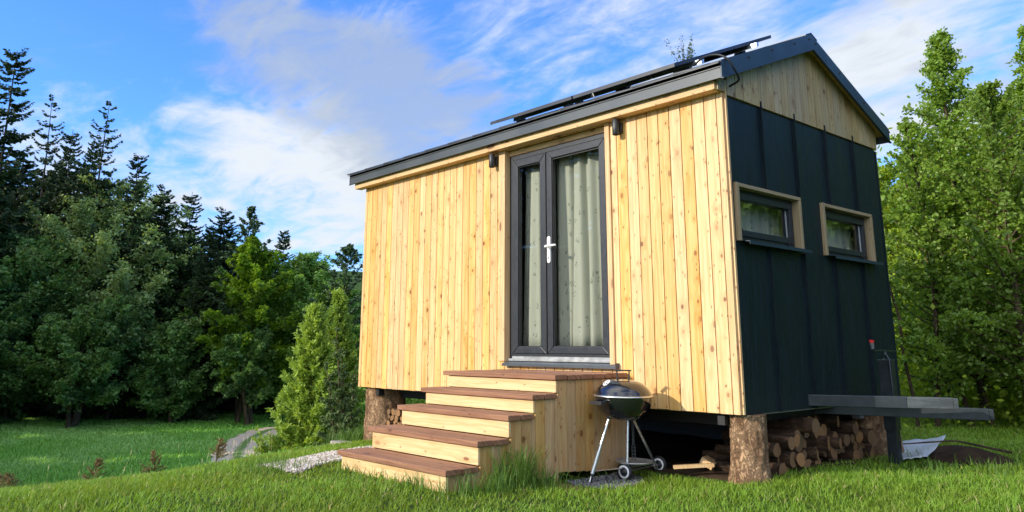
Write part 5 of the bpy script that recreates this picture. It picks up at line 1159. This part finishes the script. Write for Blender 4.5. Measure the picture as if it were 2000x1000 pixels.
# bare slender stems standing among the alders
for i, (px0, py0, px1, py1, D, r_, lab) in enumerate([(1775, 735, 1722, 430, 11, .022, 'thin pale stem leaning left beside the gable edge'), (1878, 800, 1800, 470, 11.4, .030, 'slender stem leaning left between the cabin and the middle alder'), (1848, 760, 1802, 600, 12, .018, 'thinnest crooked stem in the undergrowth right of the steel prop'), (1912, 800, 1893, 560, 11.6, .026, 'straight pale stem above the end of the towing beam'), (1908, 640, 1897, 380, 13, .07, 'thick dark trunk half hidden by leaves at the right')]):
    z1 = zat(px1, py1, D); x0, y0 = at(px0, D); x1, y1 = at(px1, D); zg_ = float(gz(x0, y0)); rs = np.random.default_rng(i); f_ = (zat(px0, py0, D)-zg_)/(z1-zg_)
    P = []
    for t in np.linspace(0, 1.0, 9): P.append((x0+(x1-x0)*t+rs.normal(0, .02)-x0, y0+(y1-y0)*t+rs.normal(0, .02)-y0, (z1-zg_)*1.4*t))
    b = MB(); b.tube(P, [r_*(1-.6*t) for t in np.linspace(0, 1, 9)], 7); o = empty('young_tree', (x0, y0, zg_-.03), 0, lab, 'tree', 'bare stems among the alders'); b.build('trunk', M['bark_mid'], o)
    C = np.array(P)[rng.integers(4, 9, 260)]+rng.normal(0, .22, (260, 3)); V, k = leaf_quads(C, np.full(260, .05), i, .2, True); link('crown', np_mesh('crown', V, k), o, (M['alder'],))
# undergrowth on the right
x_, y_, r_ = [], [], []
C = []
for i in range(130):
    px = rng.uniform(1690, 2250); D = rng.uniform(11.5, 18); x, y = at(px, D); n = 420; hh = rng.uniform(.5, 2.2); p = rng.normal(0, 1, (n, 3))*np.array([.45, .45, .35*hh]); p[:, 2] = np.abs(p[:, 2])*1.5+.02; C.append(p+np.array([x, y, float(gz(x, y))]))
C = np.concatenate(C); V, k = leaf_quads(C, .045*rng.uniform(.5, 1.3, len(C)), 5, .2); me = np_mesh('undergrowth', V, k); tag(link('undergrowth', me, None, (M['alder_y'],)), 'tangled leafy undergrowth below the trees right of the cabin', 'undergrowth', kind='stuff')

# small dried spruce seedlings along the crest of the bank
for i, (px, D, h, lab) in enumerate([(33, 8.6, .26, 'dried spruce seedling nearest the left edge of the lawn crest'), (68, 8.9, .30, 'reddest dried seedling, second from the left on the crest'), (205, 8.9, .30, 'upright dry seedling standing alone on the crest'), (326, 9.1, .30, 'widest spiky seedling on the crest left of the track'), (442, 9.4, .32, 'leaning seedling on the crest in front of the farm track')]):
    x, y = at(px, D); rs = np.random.default_rng(100+i); wb = MB(); hz = h; top = (rs.normal(0, .03), rs.normal(0, .03), hz); wb.tube([(0, 0, 0), (0, 0, hz*.5), top], [.007, .005, .002], 5)
    C = []; Q = []
    for k in range(26):
        u = rs.uniform(.15, .95); a = rs.uniform(0, 6.28); el = rs.uniform(.0, .7); ln = .20*(1.1-u)*rs.uniform(.6, 1.2); P = limb_path((top[0]*u, top[1]*u, hz*u), (math.cos(a)*math.cos(el), math.sin(a)*math.cos(el), math.sin(el)), ln, 4, .3, rs); wb.tube(P, [.003, .0025, .002, .0015, .001], 4, caps=False)
        n = 60; f_ = rs.uniform(0, 4, n); ii = np.minimum(f_.astype(int), 3); c = P[ii]+(P[ii+1]-P[ii])*(f_-ii)[:, None]; C.append(c)
    C = np.concatenate(C); n = len(C); d = rs.normal(0, 1, (n, 3)); d /= np.linalg.norm(d, axis=1)[:, None]; wv = np.cross(d, rs.normal(0, 1, (n, 3))); wv /= np.linalg.norm(wv, axis=1)[:, None]; V = np.stack([C-wv*.0034, C+wv*.0034, C+d*.022], 1).reshape(-1, 3)
    plant_tree('spruce_seedling', x, y, wb, V, 3, M['bark_mid'], M['dry'], lab, 'dried seedlings on the crest', cat='seedling', leafname='needles', sink=.01)
# seed heads among them
n = 70; px = rng.uniform(-60, 560, n); D = rng.uniform(8.8, 11, n); Q = []
for a, d_ in zip(px, D):
    x, y = at(a, d_); z = float(gz(x, y)); h = rng.uniform(.12, .32); lx, ly = rng.normal(0, .05, 2); Q.append([(x-.0016, y, z), (x+.0016, y, z), (x+lx+.001, y+ly, z+h), (x+lx-.001, y+ly, z+h)])
    Q.append([(x+lx-.005, y+ly, z+h), (x+lx, y+ly, z+h-.02), (x+lx*1.1+.005, y+ly, z+h+.02), (x+lx*1.1, y+ly, z+h+.05)])
tag(link('seed_stalks', np_mesh('seed_stalks', np.array(Q).reshape(-1, 3), 4), None, (M['seed'],)), 'pale grass seed stalks rising along the crest of the bank', 'grass', kind='stuff')
